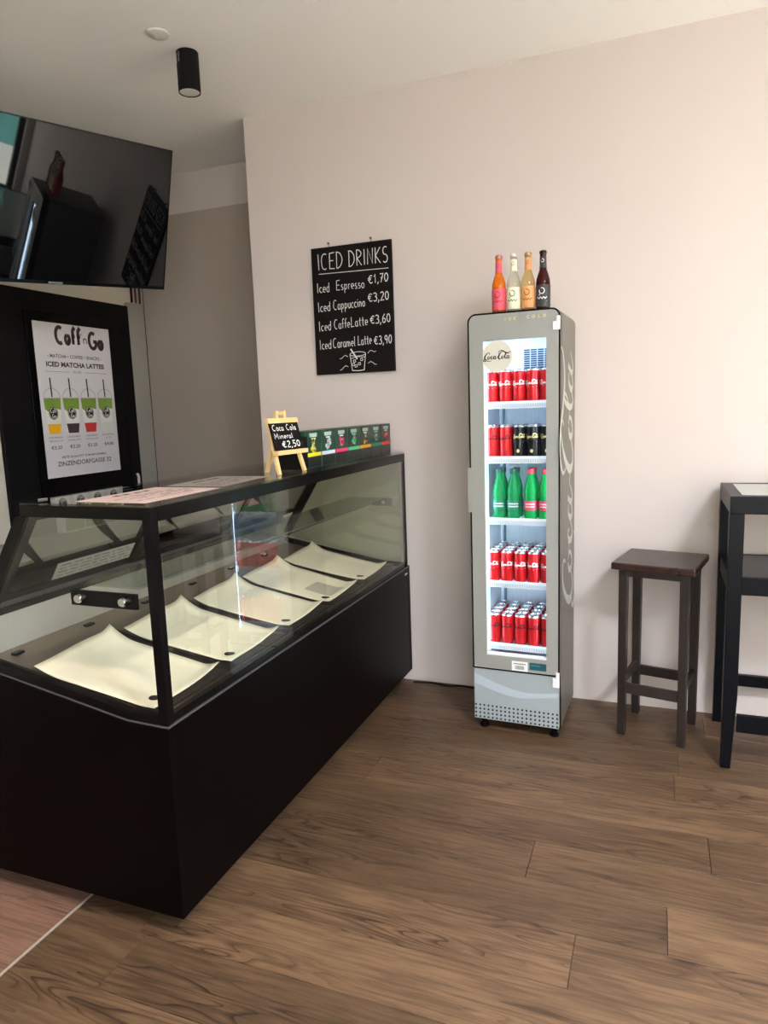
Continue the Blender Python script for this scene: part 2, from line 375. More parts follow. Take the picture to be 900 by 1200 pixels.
# flowing script word: points (x, y, stroke width)
SCRIPT = [
 [(0.92, 0.74, .03), (0.98, 0.9, .05), (0.84, 1.02, .05), (0.6, 0.92, .07), (0.38, 0.66, .1), (0.26, 0.36, .13), (0.3, 0.12, .11), (0.46, 0.06, .07), (0.62, 0.16, .04), (0.74, 0.32, .03)],
 [(0.3, 0.1, .03), (0.14, 0.12, .06), (0.08, -0.02, .09), (0.22, -0.12, .08), (0.44, -0.08, .07), (0.7, -0.1, .06), (0.95, -0.16, .05), (1.2, -0.1, .03), (1.24, -.04, .02)],
 [(0.86, 0.5, .05), (0.74, 0.4, .09), (0.72, 0.2, .09), (0.82, 0.12, .06), (0.96, 0.24, .06), (1.0, 0.42, .05), (0.9, 0.5, .04)],
 [(1.0, 0.44, .03), (1.1, 0.4, .03), (1.18, 0.48, .03)],
 [(1.36, 0.42, .04), (1.32, 0.52, .05), (1.22, 0.46, .07), (1.16, 0.26, .1), (1.22, 0.12, .07), (1.36, 0.16, .04), (1.5, 0.36, .03)],
 [(1.74, 0.48, .04), (1.6, 0.48, .07), (1.5, 0.26, .09), (1.56, 0.12, .06), (1.7, 0.2, .05), (1.8, 0.44, .05)], [(1.84, 0.54, .08), (1.74, 0.24, .08), (1.8, 0.12, .06), (1.92, 0.2, .04), (2.0, 0.32, .03)],
 [(2.0, 0.34, .03), (2.08, 0.38, .05), (2.18, 0.34, .03)],
 [(2.9, 0.92, .02), (2.98, 1.08, .04), (2.82, 1.16, .05), (2.56, 0.98, .08), (2.34, 0.66, .11), (2.24, 0.34, .13), (2.3, 0.12, .1), (2.46, 0.08, .07), (2.62, 0.2, .04), (2.72, 0.32, .03)],
 [(2.3, 0.72, .03), (2.24, 0.98, .05), (2.44, 1.2, .06), (2.8, 1.22, .08), (3.2, 0.98, .1), (3.56, 0.86, .09), (3.84, 0.98, .06), (3.96, 1.14, .02)],
 [(2.86, 0.5, .05), (2.74, 0.4, .09), (2.72, 0.2, .09), (2.82, 0.12, .06), (2.96, 0.24, .06), (3.0, 0.42, .05), (2.9, 0.5, .04)],
 [(3.0, 0.44, .03), (3.14, 0.44, .03), (3.3, 0.68, .04), (3.34, 0.86, .05), (3.24, 0.84, .07), (3.16, 0.5, .09), (3.16, 0.2, .08), (3.26, 0.1, .05), (3.4, 0.26, .03)],
 [(3.64, 0.48, .04), (3.5, 0.48, .07), (3.4, 0.26, .09), (3.46, 0.12, .06), (3.6, 0.2, .05), (3.7, 0.44, .05)], [(3.74, 0.54, .08), (3.64, 0.24, .08), (3.7, 0.12, .06), (3.84, 0.2, .04), (3.94, 0.34, .02)],
]
def script_word(mb, x, y, w, fn, m, thick=1.0, n=5):
    k = w / 4.0
    for P in SCRIPT:
        Q = smooth_pts(P, n)
        mb.ribbon([(x + a * k, y + b * k) for a, b, c in Q], [c * k * thick for a, b, c in Q], fn, m)
def rrect(x0, x1, z0, z1, r, n=5, bot=False):
    """outline with rounded top corners, starting bottom left, clockwise; 4+ points per corner so inner outlines can match"""
    def c(cx, cz, a0, rr): return [(cx + rr * math.cos(math.radians(a0 - 90 * i / n)), cz + rr * math.sin(math.radians(a0 - 90 * i / n))) for i in range(n + 1)]
    rb = r if bot else 1e-4
    return c(x0 + rb, z0 + rb, 270, rb) + c(x0 + r, z1 - r, 180, r) + c(x1 - r, z1 - r, 90, r) + c(x1 - rb, z0 + rb, 0, rb)

# ------------------------------------------------------------------ room shell
XR, YF, XLW, YA = 2.1, -4.7, -3.36, 0.572
def struct(mb, name, parent=None, **k): return mb.build(name, parent, kind='structure' if parent is None else None, **k)
floor = struct(MB().box(XLW - .1, XR + .1, YF - .1, YA + .1, -0.12, -0.012, mat('subfloor', (60, 45, 36), 0.8)), 'floor')
# planks: rows 0.20 m deep in y, end joints where the photograph shows them
XS = -1.648
joints = {-1.46: -0.365, -1.26: 0.19, -1.86: -0.187, -0.86: 0.09, -1.06: -1.09}
PL = 1.5
def plank(x0, x1, y0, y1, m, cache={}):
    g = 0.0009; w = round(x1 - x0, 3); h = round(y1 - y0, 3); key = (w, h, m.name)
    if key not in cache:
        mb = MB(); b = 0.0005; X = w - 2 * g; Y = h - 2 * g
        vs = [(0, 0, -.012), (X, 0, -.012), (X, Y, -.012), (0, Y, -.012), (0, 0, -b), (X, 0, -b), (X, Y, -b), (0, Y, -b), (b, b, 0), (X - b, b, 0), (X - b, Y - b, 0), (b, Y - b, 0)]
        mb.add(vs, [(0, 1, 5, 4), (1, 2, 6, 5), (2, 3, 7, 6), (3, 0, 4, 7), (4, 5, 9, 8), (5, 6, 10, 9), (6, 7, 11, 10), (7, 4, 8, 11), (8, 9, 10, 11)], m)
        cache[key] = mb.build('plank', floor, recalc=False); o = cache[key]
    else:
        o = cache[key].copy(); COL.objects.link(o)
    o.location = (x0 + g, y0 + g, 0)
yy = 0.14; row = 0
while yy > YF:
    y1 = yy if row else 0.0; y0 = max(yy - 0.2, YF); key = round(yy - 0.2, 2)
    j = joints.get(key, random.uniform(-1.5, 0))
    xs = j
    while xs > XS: xs -= PL
    while xs < XR:
        a = max(xs, XS + .004); b = min(xs + PL, XR)
        if b - a > 0.02: plank(a, b, y0, min(y1, 0.0), m_oak)
        xs += PL
    yy -= 0.2; row += 1
yy = YA
while yy > YF:
    y0 = max(yy - 0.22, YF); xs = XLW; off = random.uniform(.3, 1.0)
    for a, b in ((XLW, XLW + off), (XLW + off, XS - .004)):
        plank(a, b, y0, yy, m_red)
    yy -= 0.22
MB().box(XS - .004, XS + .004, YF, YA, -0.012, 0.0015, mat('metal_transition_strip', (206, 196, 186), 0.35, 0.5)).build('transition_strip', floor)
struct(MB().box(XLW - .1, XR + .1, YF - .1, YA + .1, ZC, ZC + .12, m_ceil), 'ceiling')
struct(MB().box(-2.114, XR, 0, YA + .1, -0.012, ZC, m_wall), 'wall_back')
struct(MB().box(XLW - .1, -2.114, YA, YA + .1, -0.012, ZC, m_wall), 'wall_recess')
struct(MB().box(XLW - .1, XLW, YF, YA, -0.012, ZC, m_wleft), 'wall_left')
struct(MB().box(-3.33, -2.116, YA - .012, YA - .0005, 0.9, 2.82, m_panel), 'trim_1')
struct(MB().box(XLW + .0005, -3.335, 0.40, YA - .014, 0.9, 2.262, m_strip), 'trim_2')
def wall_hole(axis, c0, c1, a0, a1, holes, z1=ZC):
    """wall slab with rectangular openings; along y if axis == 'x' else along x"""
    mb = MB()
    def bx(p0, p1, q0, q1):
        if p1 - p0 < 1e-4 or q1 - q0 < 1e-4: return
        if axis == 'x': mb.box(c0, c1, p0, p1, q0, q1, m_wall)
        else: mb.box(p0, p1, c0, c1, q0, q1, m_wall)
    p = a0
    for (h0, h1, zb, zt) in holes:
        bx(p, h0, -.012, z1); bx(h0, h1, -.012, zb); bx(h0, h1, zt, z1); p = h1
    bx(p, a1, -.012, z1)
    return mb
WR = (-2.3, -0.07, 0.85, 2.35)
WF = (-0.1, 2.0, 0.10, 2.98)
struct(wall_hole('x', XR, XR + .15, YF, YA, [WR]), 'wall_right')
struct(wall_hole('y', YF - .15, YF, XLW - .1, XR, [WF]), 'wall_front')
m_alu = mat('dark_aluminium', (52, 54, 58), 0.4, 0.6)
def window(name, axis, c, a0, a1, z0, z1, nx):
    fr = MB(); t = .05
    def bx(p0, p1, q0, q1, d=.03):
        if axis == 'x': fr.box(c - d, c + d, p0, p1, q0, q1, m_alu)
        else: fr.box(p0, p1, c - d, c + d, q0, q1, m_alu)
    bx(a0, a1, z0, z0 + t); bx(a0, a1, z1 - t, z1)
    for i in range(nx + 1):
        p = a0 + (a1 - a0 - t) * i / nx; bx(p, p + t, z0 + t, z1 - t)
    o = struct(fr, name)
    for i in range(nx):
        p0 = a0 + (a1 - a0 - t) * i / nx + t; p1 = a0 + (a1 - a0 - t) * (i + 1) / nx; g = MB()
        P = [(p0, z0 + t), (p1, z0 + t), (p1, z1 - t), (p0, z1 - t)]
        g.poly(P, (lambda p, q: (c, p, q)) if axis == 'x' else (lambda p, q: (p, c, q)), m_glass_win)
        g.build('pane', o, recalc=False)
window('window_1', 'x', XR + .1, *WR[:2], *WR[2:], 2)
window('window_2', 'y', YF - .1, *WF[:2], *WF[2:], 2)
# the street outside
pv = MB().box(-14, 16, -22, YF - .16, -0.2, -0.05, mat('street_paving', (205, 200, 192), 0.9, scale=3)); pv.box(XR + .16, 16, YF - .16, 12, -0.2, -0.05, MATS['street_paving'])
struct(pv, 'trim_3')
def facade(label, x0, x1, y0, y1, z1, col, side):
    r = thing('street_building', label, 'building', ((x0 + x1) / 2, (y0 + y1) / 2, -0.05))
    L = r.location
    MB().box(x0, x1, y0, y1, -.05, z1, mat('render_' + side, col, 0.8)).build('wall', r, off=L)
facade('teal rendered house front across the side street, outside the right window', 7, 10, -1.2, 6, 4.2, (120, 190, 184), 'teal')
facade('cream rendered house front across the side street, outside the right window', 7, 10, -9, -1.3, 4.0, (226, 200, 160), 'cream')
facade('long low grey building far across the square, outside the shop window', -6, 14, -21, -19, 3.5, (150, 148, 144), 'grey')

struct(MB().box(-3.3349, -3.3301, YA - .0135, YA - .0006, .9, 2.82, m_blackm), 'trim_5')  # black strip stands in for the shade of the corner groove
# ------------------------------------------------------------------ display counter
CX0, CX1, CY0, CY1 = -2.06, -1.24, -2.04, -0.006
ctr = thing('display_counter', 'long black refrigerated display counter with a glazed upper case', 'display counter', (-1.65, -1.02, 0))
OC = ctr.location
def deckz(x): return 0.657 + 0.18 * max(0.0, -1.375 - x)
prof = [(-1.24, 0.065), (-1.24, 0.653), (-1.375, 0.657), (-2.06, deckz(-2.06)), (-2.06, 0.065)]
fy = lambda p, q, t: (p, t, q)
MB().prism([(-1.258, .07), (-1.258, .60), (-1.375, .604), (-2.05, .70), (-2.05, .07)], fy, CY0 + .03, CY1 - .03, m_black).build('cabinet_body', ctr, off=OC)
MB().prism(prof, fy, CY0, CY0 + .026, m_black).build('end_panel', ctr, bevel=.0012, off=OC)
MB().prism(prof, fy, CY1 - .026, CY1, m_black).build('end_panel', ctr, bevel=.0012, off=OC)
MB().box(-1.256, -1.241, CY0 + .0275, CY1 - .0275, .065, .646, m_black).build('front_panel', ctr, bevel=.001, off=OC)
MB().box(-1.99, -1.32, CY0 + .08, CY1 - .08, 0.0, .072, m_blackm).build('plinth', ctr, off=OC)
# thin metal edge line around the top of the base
mb = MB(); mb.box(-1.2425, -1.236, CY0 - .001, CY1 - .03, .647, .652, m_edge)
for (a, b) in (((-1.24, .650), (-1.375, .654)), ((-1.375, .654), (-2.06, deckz(-2.06) - .003))):
    mb.hexa([(a[0], CY0 - .002, a[1] - .0025), (b[0], CY0 - .002, b[1] - .0025), (b[0], CY0 + .003, b[1] - .0025), (a[0], CY0 + .003, a[1] - .0025),
             (a[0], CY0 - .002, a[1] + .0025), (b[0], CY0 - .002, b[1] + .0025), (b[0], CY0 + .003, b[1] + .0025), (a[0], CY0 + .003, a[1] + .0025)], m_edge)
mb.build('edge_trim', ctr, off=OC, label='thin grey metal edge strip along the top of the base')
# deck, front ledge, rear upstand
mb = MB(); mb.prism([(-1.262, .650), (-1.375, .652), (-1.975, deckz(-1.975) - .006), (-1.975, deckz(-1.975) - .03), (-1.375, .63), (-1.262, .63)], fy, CY0 + .03, CY1 - .03, m_deck)
mb.build('deck', ctr, off=OC)
mb = MB(); mb.box(-1.262, -1.2425, CY0 + .002, CY1 - .03, .6525, .678, m_blackg); mb.build('front_ledge', ctr, bevel=.001, off=OC)
mb = MB(); mb.box(-1.985, -1.972, CY0 + .03, CY1 - .03, deckz(-1.98) - .01, .878, m_steel); mb.build('rear_upstand', ctr, off=OC, label='brushed steel upstand behind the deck')
mb = MB(); mb.box(-2.02, -1.968, CY0 + .03, CY1 - .03, .879, .898, m_blackg); mb.box(-2.03, -1.985, CY0 + .03, CY1 - .03, .899, .925, m_edge); mb.box(-2.05, -1.99, CY0 + .03, CY1 - .03, .926, .94, m_blackg)
mb.build('rear_rail', ctr, off=OC)
for i in range(7):
    y = -1.914 + .309 * i
    if y < CY1 - .1: MB().box(-1.932, -1.912, y - .018, y + .018, deckz(-1.922) - .004, deckz(-1.922) + .004, m_blackg).build('deck_clip', ctr, off=OC)
ZT = 1.262
SL = 0.65
def xs_at(z): return -1.707 - SL * (1.249 - z)
# corner posts and rails of the glass case
def case_end(y0, y1, w, nm):
    b = MB(); b.box(-1.237 - w, -1.237, y0, y1, .6535, ZT - .001, m_blackg); b.build(nm, ctr, bevel=.001, off=OC)
case_end(CY0, CY0 + .028, .03, 'corner_post')
case_end(CY1 - .05, CY1 - .034, .016, 'corner_post')
for y0, y1 in ((CY0, CY0 + .028), (CY1 - .05, CY1 - .034)):
    b = MB(); b.prism([(xs_at(.80), .80), (xs_at(.80) + .05, .80), (xs_at(ZT - .035) + .045, ZT - .035), (xs_at(ZT - .035), ZT - .035)], fy, y0, y1, m_blackg); b.build('slanted_post', ctr, off=OC)
    b = MB(); b.box(xs_at(ZT), -1.268, y0, y1, ZT - .034, ZT - .001, m_blackg); b.build('end_top_rail', ctr, bevel=.001, off=OC)
    b = MB(); b.prism([(-1.268, .6575), (-1.375, .6605), (-2.0, deckz(-2.0) + .003), (-2.0, deckz(-2.0) + .028), (-1.375, .682), (-1.268, .676)], fy, y0, y1, m_blackg); b.build('end_bottom_rail', ctr, off=OC)
MB().box(-1.267, -1.237, CY0 + .029, CY1 - .051, ZT - .04, ZT - .001, m_blackg).build('front_top_rail', ctr, bevel=.001, off=OC)
MB().box(xs_at(ZT), xs_at(ZT) + .012, CY0 + .029, CY1 - .051, ZT - .034, ZT - .001, m_blackg).build('rear_top_rail', ctr, off=OC)
# panes
def pane(pts, m, parent=ctr, off=OC, **k):
    return MB().add(pts, [tuple(range(len(pts)))], m).build('glass_pane', parent, recalc=False, off=off, **k)
pane([(-1.2405, CY0 + .028, .678), (-1.2405, CY1 - .05, .678), (-1.2405, CY1 - .05, ZT - .04), (-1.2405, CY0 + .028, ZT - .04)], m_glass_front)
for y in (CY0 + .006, CY1 - .042):
    pane([(-1.267, y, .676), (-1.267, y, ZT - .034), (xs_at(ZT - .034) + .04, y, ZT - .034), (xs_at(.80) + .045, y, .80), (-1.375, y, .682)], m_glass if y < -1 else m_glass_end)
# three dark sliding glass doors on the slanted rear
for i, (y0, y1) in enumerate(((CY0 + .03, -1.36), (-1.42, -.70), (-.76, CY1 - .052))):
    d = .012 * (i % 2)
    z0, z1 = .945, 1.226
    fr = MB()
    def sp(y, z, e=0.0): return (xs_at(z) + .012 + d + e * 1, y, z)
    for ya, yb, za, zb in ((y0, y0 + .04, z0, z1), (y1 - .04, y1, z0, z1), (y0 + .04, y1 - .04, z0, z0 + .022), (y0 + .04, y1 - .04, z1 - .02, z1)):
        fr.hexa([sp(ya, za), sp(yb, za), sp(yb, za, .008), sp(ya, za, .008), sp(ya, zb), sp(yb, zb), sp(yb, zb, .008), sp(ya, zb, .008)], m_blackg)
    fo = fr.build('sliding_door', ctr, off=OC)
    pane([sp(y0 + .04, z0 + .022, .004), sp(y1 - .04, z0 + .022, .004), sp(y1 - .04, z1 - .02, .004), sp(y0 + .04, z1 - .02, .004)], m_glass_rear, parent=fo)
# reflection of a label, painted as a flat panel on the nearest rear door
lb = MB()
def lm(u, v):   # u along y 0..1, v up 0..1
    y = -1.80 + .37 * u; z = .972 + .058 * v; return (xs_at(z) + .012 + .0055, y, z)
lb.poly([(0, 0), (1, 0), (1, 1), (0, 1)], lm, mat('label_reflection_grey', (150, 152, 148), 0.6))
for k in range(4):
    x = .05
    while x < .93:
        w = random.uniform(.04, .13); lb.poly([(x, .14 + .21 * k), (x + w, .14 + .21 * k), (x + w, .22 + .21 * k), (x, .22 + .21 * k)], lm, mat('faint_grey_print', (92, 94, 94), 0.7)); x += w + .03
lb.build('label_reflection', ctr, recalc=False, off=OC, label='painted reflection of a pale notice with small grey lines of print')
# top glass
MB().box(xs_at(ZT), -1.237, CY0, CY1 - .034, ZT, ZT + .006, m_glass_top).build('top_glass', ctr, bevel=.001, off=OC)
# shelf with its end brackets
ZSH = 1.012
br = MB(); br.box(-1.535, -1.305, CY0 - .005, CY0 + .0055, .981, 1.024, m_blackg); bo = br.build('shelf_bracket', ctr, bevel=.001, off=OC, label='black shelf bracket on the near end glass')
for x in (-1.50, -1.345):
    MB().lathe([(0, -.004), (.011, -.004), (.013, 0), (.013, .010), (0, .012)], m_chrome, c=(x, CY0 - .015, 1.003), n=18, axis='y').build('bolt', bo, smooth=40, off=OC)
br = MB(); br.box(-1.42, -1.305, CY1 - .060, CY1 - .050, .985, 1.026, mat('grey_metal', (120, 122, 118), 0.4, 0.7)); br.box(-1.53, -1.42, CY1 - .057, CY1 - .052, 1.018, 1.024, MATS['grey_metal'])
bo = br.build('shelf_bracket', ctr, off=OC, label='grey metal shelf bracket on the far end glass')
for x in (-1.525, -1.35):
    MB().lathe([(0, -.012), (.011, -.012), (.012, 0), (.012, .006), (0, .006)], m_chrome, c=(x, CY1 - .062, 1.006 if x > -1.4 else 1.02), n=16, axis='y').build('bolt', bo, smooth=40, off=OC)
MB().box(-1.55, -1.33, CY0 + .042, CY1 - .062, ZSH + .013, ZSH + .019, pane_mat('shelf_glass', (240, 244, 240), 1.35)).build('glass_shelf', ctr, off=OC)
mb = MB(); mb.box(-1.3385, -1.3345, CY0 + .042, CY1 - .062, ZSH + .0195, ZSH + .0215, m_edge); mb.build('shelf_edge', ctr, off=OC)
MB().box(-1.2399, -1.2385, -.085, -.045, .612, .622, m_steel).build('maker_plate', ctr, off=OC, label='small silver plate on the base front')

# trays and paper liners
ordn = ['nearest', 'second nearest', 'middle', 'second farthest', 'farthest']
spans = [(-2.0, -1.655), (-1.61, -1.26), (-1.205, -.875), (-.84, -.50), (-.45, -.11)]
sp_ = lambda x, o=0: deckz(x) + o
for i, (y0, y1) in enumerate(spans):
    t = MB(); y0t, y1t = y0 - (.012 if i else .008), y1 + .014
    t.prism([(-1.30, .6605), (-1.375, .6605), (-1.79, sp_(-1.79, .0035)), (-1.79, sp_(-1.79, .008)), (-1.375, .665), (-1.30, .665)], fy, y0t, y1t, m_tray)
    for ya, yb in ((y0t, y0t + .006), (y1t - .006, y1t)):
        t.prism([(-1.30, .6605), (-1.375, .6605), (-1.79, sp_(-1.79, .0035)), (-1.79, sp_(-1.79, .022)), (-1.375, .675), (-1.30, .675)], fy, ya, yb, m_tray)
    tr = t.build('display_tray', off=(-1.54, (y0 + y1) / 2, .66), label='dark shallow tray under the %s paper liner in the display counter' % ordn[i], cat='tray', group='trays in the display counter')
    p = MB(); N, K = 22, 16; vs = []
    rnd = random.Random(i * 3 + 1); ph = rnd.uniform(0, 6)
    def surf(a, b, i=i, y0=y0, y1=y1, ph=ph):
        x = -1.325 - .44 * a; y = y0 + .010 + (y1 - y0 - .02) * b
        z = sp_(min(x, -1.375), .0125)
        z += .034 * max(0, (a - .78) / .22) ** 1.6 * (.45 + .55 * b) + .016 * max(0, (b - .86) / .14) ** 1.5 * (.3 + .7 * a) + .018 * max(0, (.14 - a) / .14) ** 1.4 * (b ** 3)
        z += .0025 * (1 + math.sin(9 * a + ph)) * (b * (1 - b) * 2 + .15) + .0015 * (1 + math.sin(7 * b + 3 * a + ph))
        return (x, y + .004 * math.sin(4 * a + ph), z)
    for a in range(N + 1):
        for b in range(K + 1): vs.append(surf(a / N, b / K))
    p.add(vs, [(a * (K + 1) + b, a * (K + 1) + b + 1, (a + 1) * (K + 1) + b + 1, (a + 1) * (K + 1) + b) for a in range(N) for b in range(K)], m_paper)
    base = thing('paper_liner', 'curled cream paper liner on the %s tray in the display counter' % ordn[i], 'paper liner', (-1.54, (y0 + y1) / 2, .66), group='paper liners in the display counter')
    po = p.build('sheet', base, recalc=False, smooth=60, off=base.location)
    so = po.modifiers.new('thickness', 'SOLIDIFY'); so.thickness = .0006; so.offset = 1
    e = MB()
    def pm(u, v, s=surf, y0=y0):   # print on the sheet: u along y (m), v along -x (m)
        a = (v) / .44; b = u / .34; q = s(min(max(a, 0), 1), min(max(b, 0), 1)); return (q[0], q[1], q[2] + .0014)
    if i == 3:
        for qa in range(8):
            for qb in range(8):
                a0, b0 = .09 + .018 * qa, .03 + .017 * qb
                e.poly([(a0, b0), (a0 + .0181, b0), (a0 + .0181, b0 + .0171), (a0, b0 + .0171)], pm, mat('cream_paper_shade', (188, 182, 166), .7))
        e.build('printed_square', base, recalc=False, off=base.location, label='grey square of printed text')
        e = MB()
    e.disc(.06, .045, .019, .019, pm, m_print, 18)
    e.ribbon(arc(.06, .045, .014, .014, 0, 360, 16), .0012, pm, m_white)
    e.strokes('Coff', .012, .0016, lambda a, b: pm(b, a), m_white, x=.036, y=.054, width=.02)
    e.build('round_emblem', base, recalc=False, off=base.location, label='small round black emblem with white lettering')

# menu sheets on the counter top
m_menu = mat('pinkish_menu_paper', (196, 172, 166), .55, var=.08, scale=9)
def sheet(label, cx, cy, w, h, rot, z, title, seed, m_menu=m_menu):
    b = thing('menu_sheet', label, 'menu', (cx, cy, z), rot)
    MB().box(-w / 2, w / 2, -h / 2, h / 2, 0, .0008, m_menu).build('paper', b)
    e = MB(); fn = lambda u, v: (v, u, .0013)     # reads from the customer side
    rn = random.Random(seed); f2 = lambda u, v: (-v, u, .0013)
    [e.poly([(q, w / 2 - .055), (q + .03, w / 2 - .055), (q + .03, w / 2 - .035), (q, w / 2 - .035)], f2, m_print) for q in (-.07, -.03, .02, .06)]
    y = w / 2 - .10
    while y > -w / 2 + .03:
        x = -h / 2 + .03
        while x < h / 2 - .06:
            l = rn.uniform(.015, .05)
            if rn.random() < .8: e.poly([(x, y), (x + l, y), (x + l, y + .005), (x, y + .005)], f2, m_print)
            x += l + .012
        y -= .02
    e.build('printed_lines', b, recalc=False)
sheet('pinkish printed menu sheet lying on the near end of the counter top', -1.41, -1.825, .25, .35, 0.0, ZT + .0062, 'MENU', 2)
sheet('pinkish printed menu sheet lying beyond the other one on the counter top', -1.42, -1.45, .22, .32, 0.04, ZT + .0062, 'SNACKS', 5, mat('greyish_menu_paper', (138, 128, 122), .5, var=.1, scale=9))

# ------------------------------------------------------------------ easel price sign
m_pine = mat('pale_pine', (226, 190, 130), .5, var=.12, scale=30, stretch=(1, 1, .2))
ez = thing('easel_sign', 'small pine easel holding a chalk price board on the counter top', 'easel sign', (-1.33, -1.15, ZT + .0065), PI / 2 - .12)
# local x runs along the counter away from the camera, front faces local -y
def leg(mb, x0, x1): mb.bar((x0, -.035, .0), (x1, .02, .205), .016, .010, m_pine, up=(0, 1, 0)); return mb
leg(MB(), -.082, -.066).build('leg', ez); leg(MB(), .082, .066).build('leg', ez)
MB().bar((0, .085, 0), (0, .022, .20), .016, .010, m_pine, up=(0, 1, 0)).build('leg', ez)
MB().box(-.098, .098, -.046, -.022, .072, .088, m_pine).build('ledge', ez, bevel=.001)
MB().box(-.075, .075, .004, .018, .190, .205, m_pine).build('crossbar', ez, bevel=.001)
def bm_(u, v, o=0.0):
    return (u, -.026 + v * .26 - .0062 + o, .0885 + v * .965)
b = MB(); b.hexa([bm_(-.09, 0, 0), bm_(.09, 0, 0), bm_(.09, 0, .005), bm_(-.09, 0, .005), bm_(-.09, .105, 0), bm_(.09, .105, 0), bm_(.09, .105, .005), bm_(-.09, .105, .005)], m_board)
b.build('slate', ez)
b = MB(); b.hexa([bm_(-.095, .105, -.003), bm_(.095, .105, -.003), bm_(.095, .105, .011), bm_(-.095, .105, .011), bm_(-.095, .124, -.003), bm_(.095, .124, -.003), bm_(.095, .124, .011), bm_(-.095, .124, .011)], m_pine)
b.box(-.03, -.018, .004, .016, .205, .236, m_pine); b.box(.018, .03, .004, .016, .205, .236, m_pine); b.box(-.03, .03, .006, .014, .222, .232, m_pine)
b.build('top_clamp', ez)
e = MB(); fn = lambda u, v: bm_(u, v, -.0012)
e.strokes('Coca Cola', .022, .0032, fn, m_chalk, x=-.08, y=.076, width=.15, jit=.0006)
e.strokes('Mineral', .020, .0032, fn, m_chalk, x=-.08, y=.045, width=.115, jit=.0006)
e.strokes('€2,50', .027, .0045, fn, m_chalk, x=-.045, y=.010, width=.115, jit=.0006)
e.build('chalk_lettering', ez, recalc=False)

# ------------------------------------------------------------------ tea boxes
m_tea = mat('dark_green_card', (22, 60, 46), .35, var=.1)
m_teab = mat('near_black_card', (20, 26, 26), .3, var=.1)
tea = [('yellow', (226, 214, 40)), ('pale blue', (206, 216, 232)), ('pink', (226, 54, 104)), ('mint green', (90, 190, 140)), ('orange', (240, 170, 40)), ('teal', (30, 140, 110)), ('red', (220, 60, 50))]
for i, (nm, c) in enumerate(tea):
    y0 = -.985 + .1385 * i; w = .132
    r = thing('tea_box', 'dark green tea box with a %s stripe and emblem on the counter top' % nm, 'tea box', (-1.365, y0 + w / 2, ZT + .0065), PI / 2, group='row of tea boxes on the counter top')
    mc = mat('tea_' + nm.replace(' ', '_'), c, .5)
    b = MB(); b.box(-w / 2, w / 2, -.045, .045, 0, .150, m_tea if i < 6 else mat('brown_black_card', (40, 24, 22), .35)); b.build('carton', r, bevel=.0015)
    fn = lambda u, v: (u, -.0458, v)
    l = MB(); l.poly([(-w / 2 + .004, .004), (w / 2 - .004, .004), (w / 2 - .004, .044), (-w / 2 + .004, .044)], fn, m_teab); l.build('lower_flap', r, recalc=False, label='dark tear-off flap')
    l = MB(); l.poly([(-w / 2, .045), (w / 2, .045), (w / 2, .060), (-w / 2, .060)], fn, mc)
    rn = random.Random(i)
    for k in range(9):
        a = rn.uniform(0, 6.28); d = rn.uniform(.004, .022); s = rn.uniform(.009, .014)
        l.disc(d * math.cos(a), .088 + d * math.sin(a) * 1.1, s, s * .8, lambda u, v: (u, -.0462, v), mc, 9)
    l.ribbon(arc(0, .088, .012, .014, 20, 330, 10), .0025, lambda u, v: (u, -.0466, v), m_white)
    l.build('emblem', r, recalc=False)
    l = MB(); l.poly([(-.032, .124), (.032, .124), (.036, .140), (-.036, .140)], fn, mat('pale_leaf_print', (170, 190, 180), .5)); l.poly([(-.018, .115), (.02, .115), (.018, .120), (-.02, .120)], fn, m_white)
    l.build('name_band', r, recalc=False)
mb = MB(); mb.box(-1.43, -1.312, -1.045, -.989, ZT + .0065, ZT + .135, m_blackm); mb.build('black_card_holder', off=(-1.37, -1.017, ZT + .0065), label='narrow black holder between the easel sign and the tea boxes', cat='card holder')

# ------------------------------------------------------------------ chalkboard on the back wall
cb = thing('chalkboard', 'large black chalkboard with iced drink prices hanging on the back wall', 'chalkboard', (-1.510, -.001, 1.695))
BW, BH = .446, .650
MB().box(-BW / 2, BW / 2, -.016, -.002, 0, BH, m_board).build('slate', cb, bevel=.002)
fr = MB(); fr.ring([(-BW / 2 - .004, -.004), (BW / 2 + .004, -.004), (BW / 2 + .004, BH + .004), (-BW / 2 - .004, BH + .004)], [(-BW / 2 + .002, .002), (BW / 2 - .002, .002), (BW / 2 - .002, BH - .002), (-BW / 2 + .002, BH - .002)], lambda p, q, t: (p, t, q), -.0175, -.0005, m_blackm)
fr.build('frame', cb)
for x in (-.125, .115):
    MB().lathe([(0, 0), (.006, 0), (.006, .004), (.002, .004), (.002, .018), (0, .018)], m_edge, c=(x, -.018, BH + .022), n=10, axis='y').build('hanging_nail', cb)
    MB().bar((x, -.012, BH), (x, -.012, BH + .022), .0025, .0025, m_edge).build('hanging_wire', cb)
fn = lambda u, v: ((u - .5) * BW, -.0168, BH * (1 - v) if False else BH * (1 - v))
F = lambda u, v: ((u - .5) * BW, -.0185, BH + v)      # v in metres, negative down
e = MB(); Y = lambda v: -v * BH
ch = lambda t, u0, u1, vb0, vb1, hgt, w: e.strokes(t, hgt * BH, w / BW, lambda u, v: F(u, v), m_chalk, x=u0, y=Y(vb0), width=u1 - u0, slope=-(vb1 - vb0) * BH / (u1 - u0))
def CH(t, u0, u1, vb0, vb1, hgt, w):
    Fm = lambda u, v: (u - BW / 2, -.0185, BH + v)
    e.strokes(t, hgt * BH, w, Fm, m_chalk, x=u0 * BW, y=-vb0 * BH, width=(u1 - u0) * BW, slope=-(vb1 - vb0) * BH / ((u1 - u0) * BW), jit=.0009)
Fm = lambda u, v: (u - BW / 2, -.0185, BH + v)
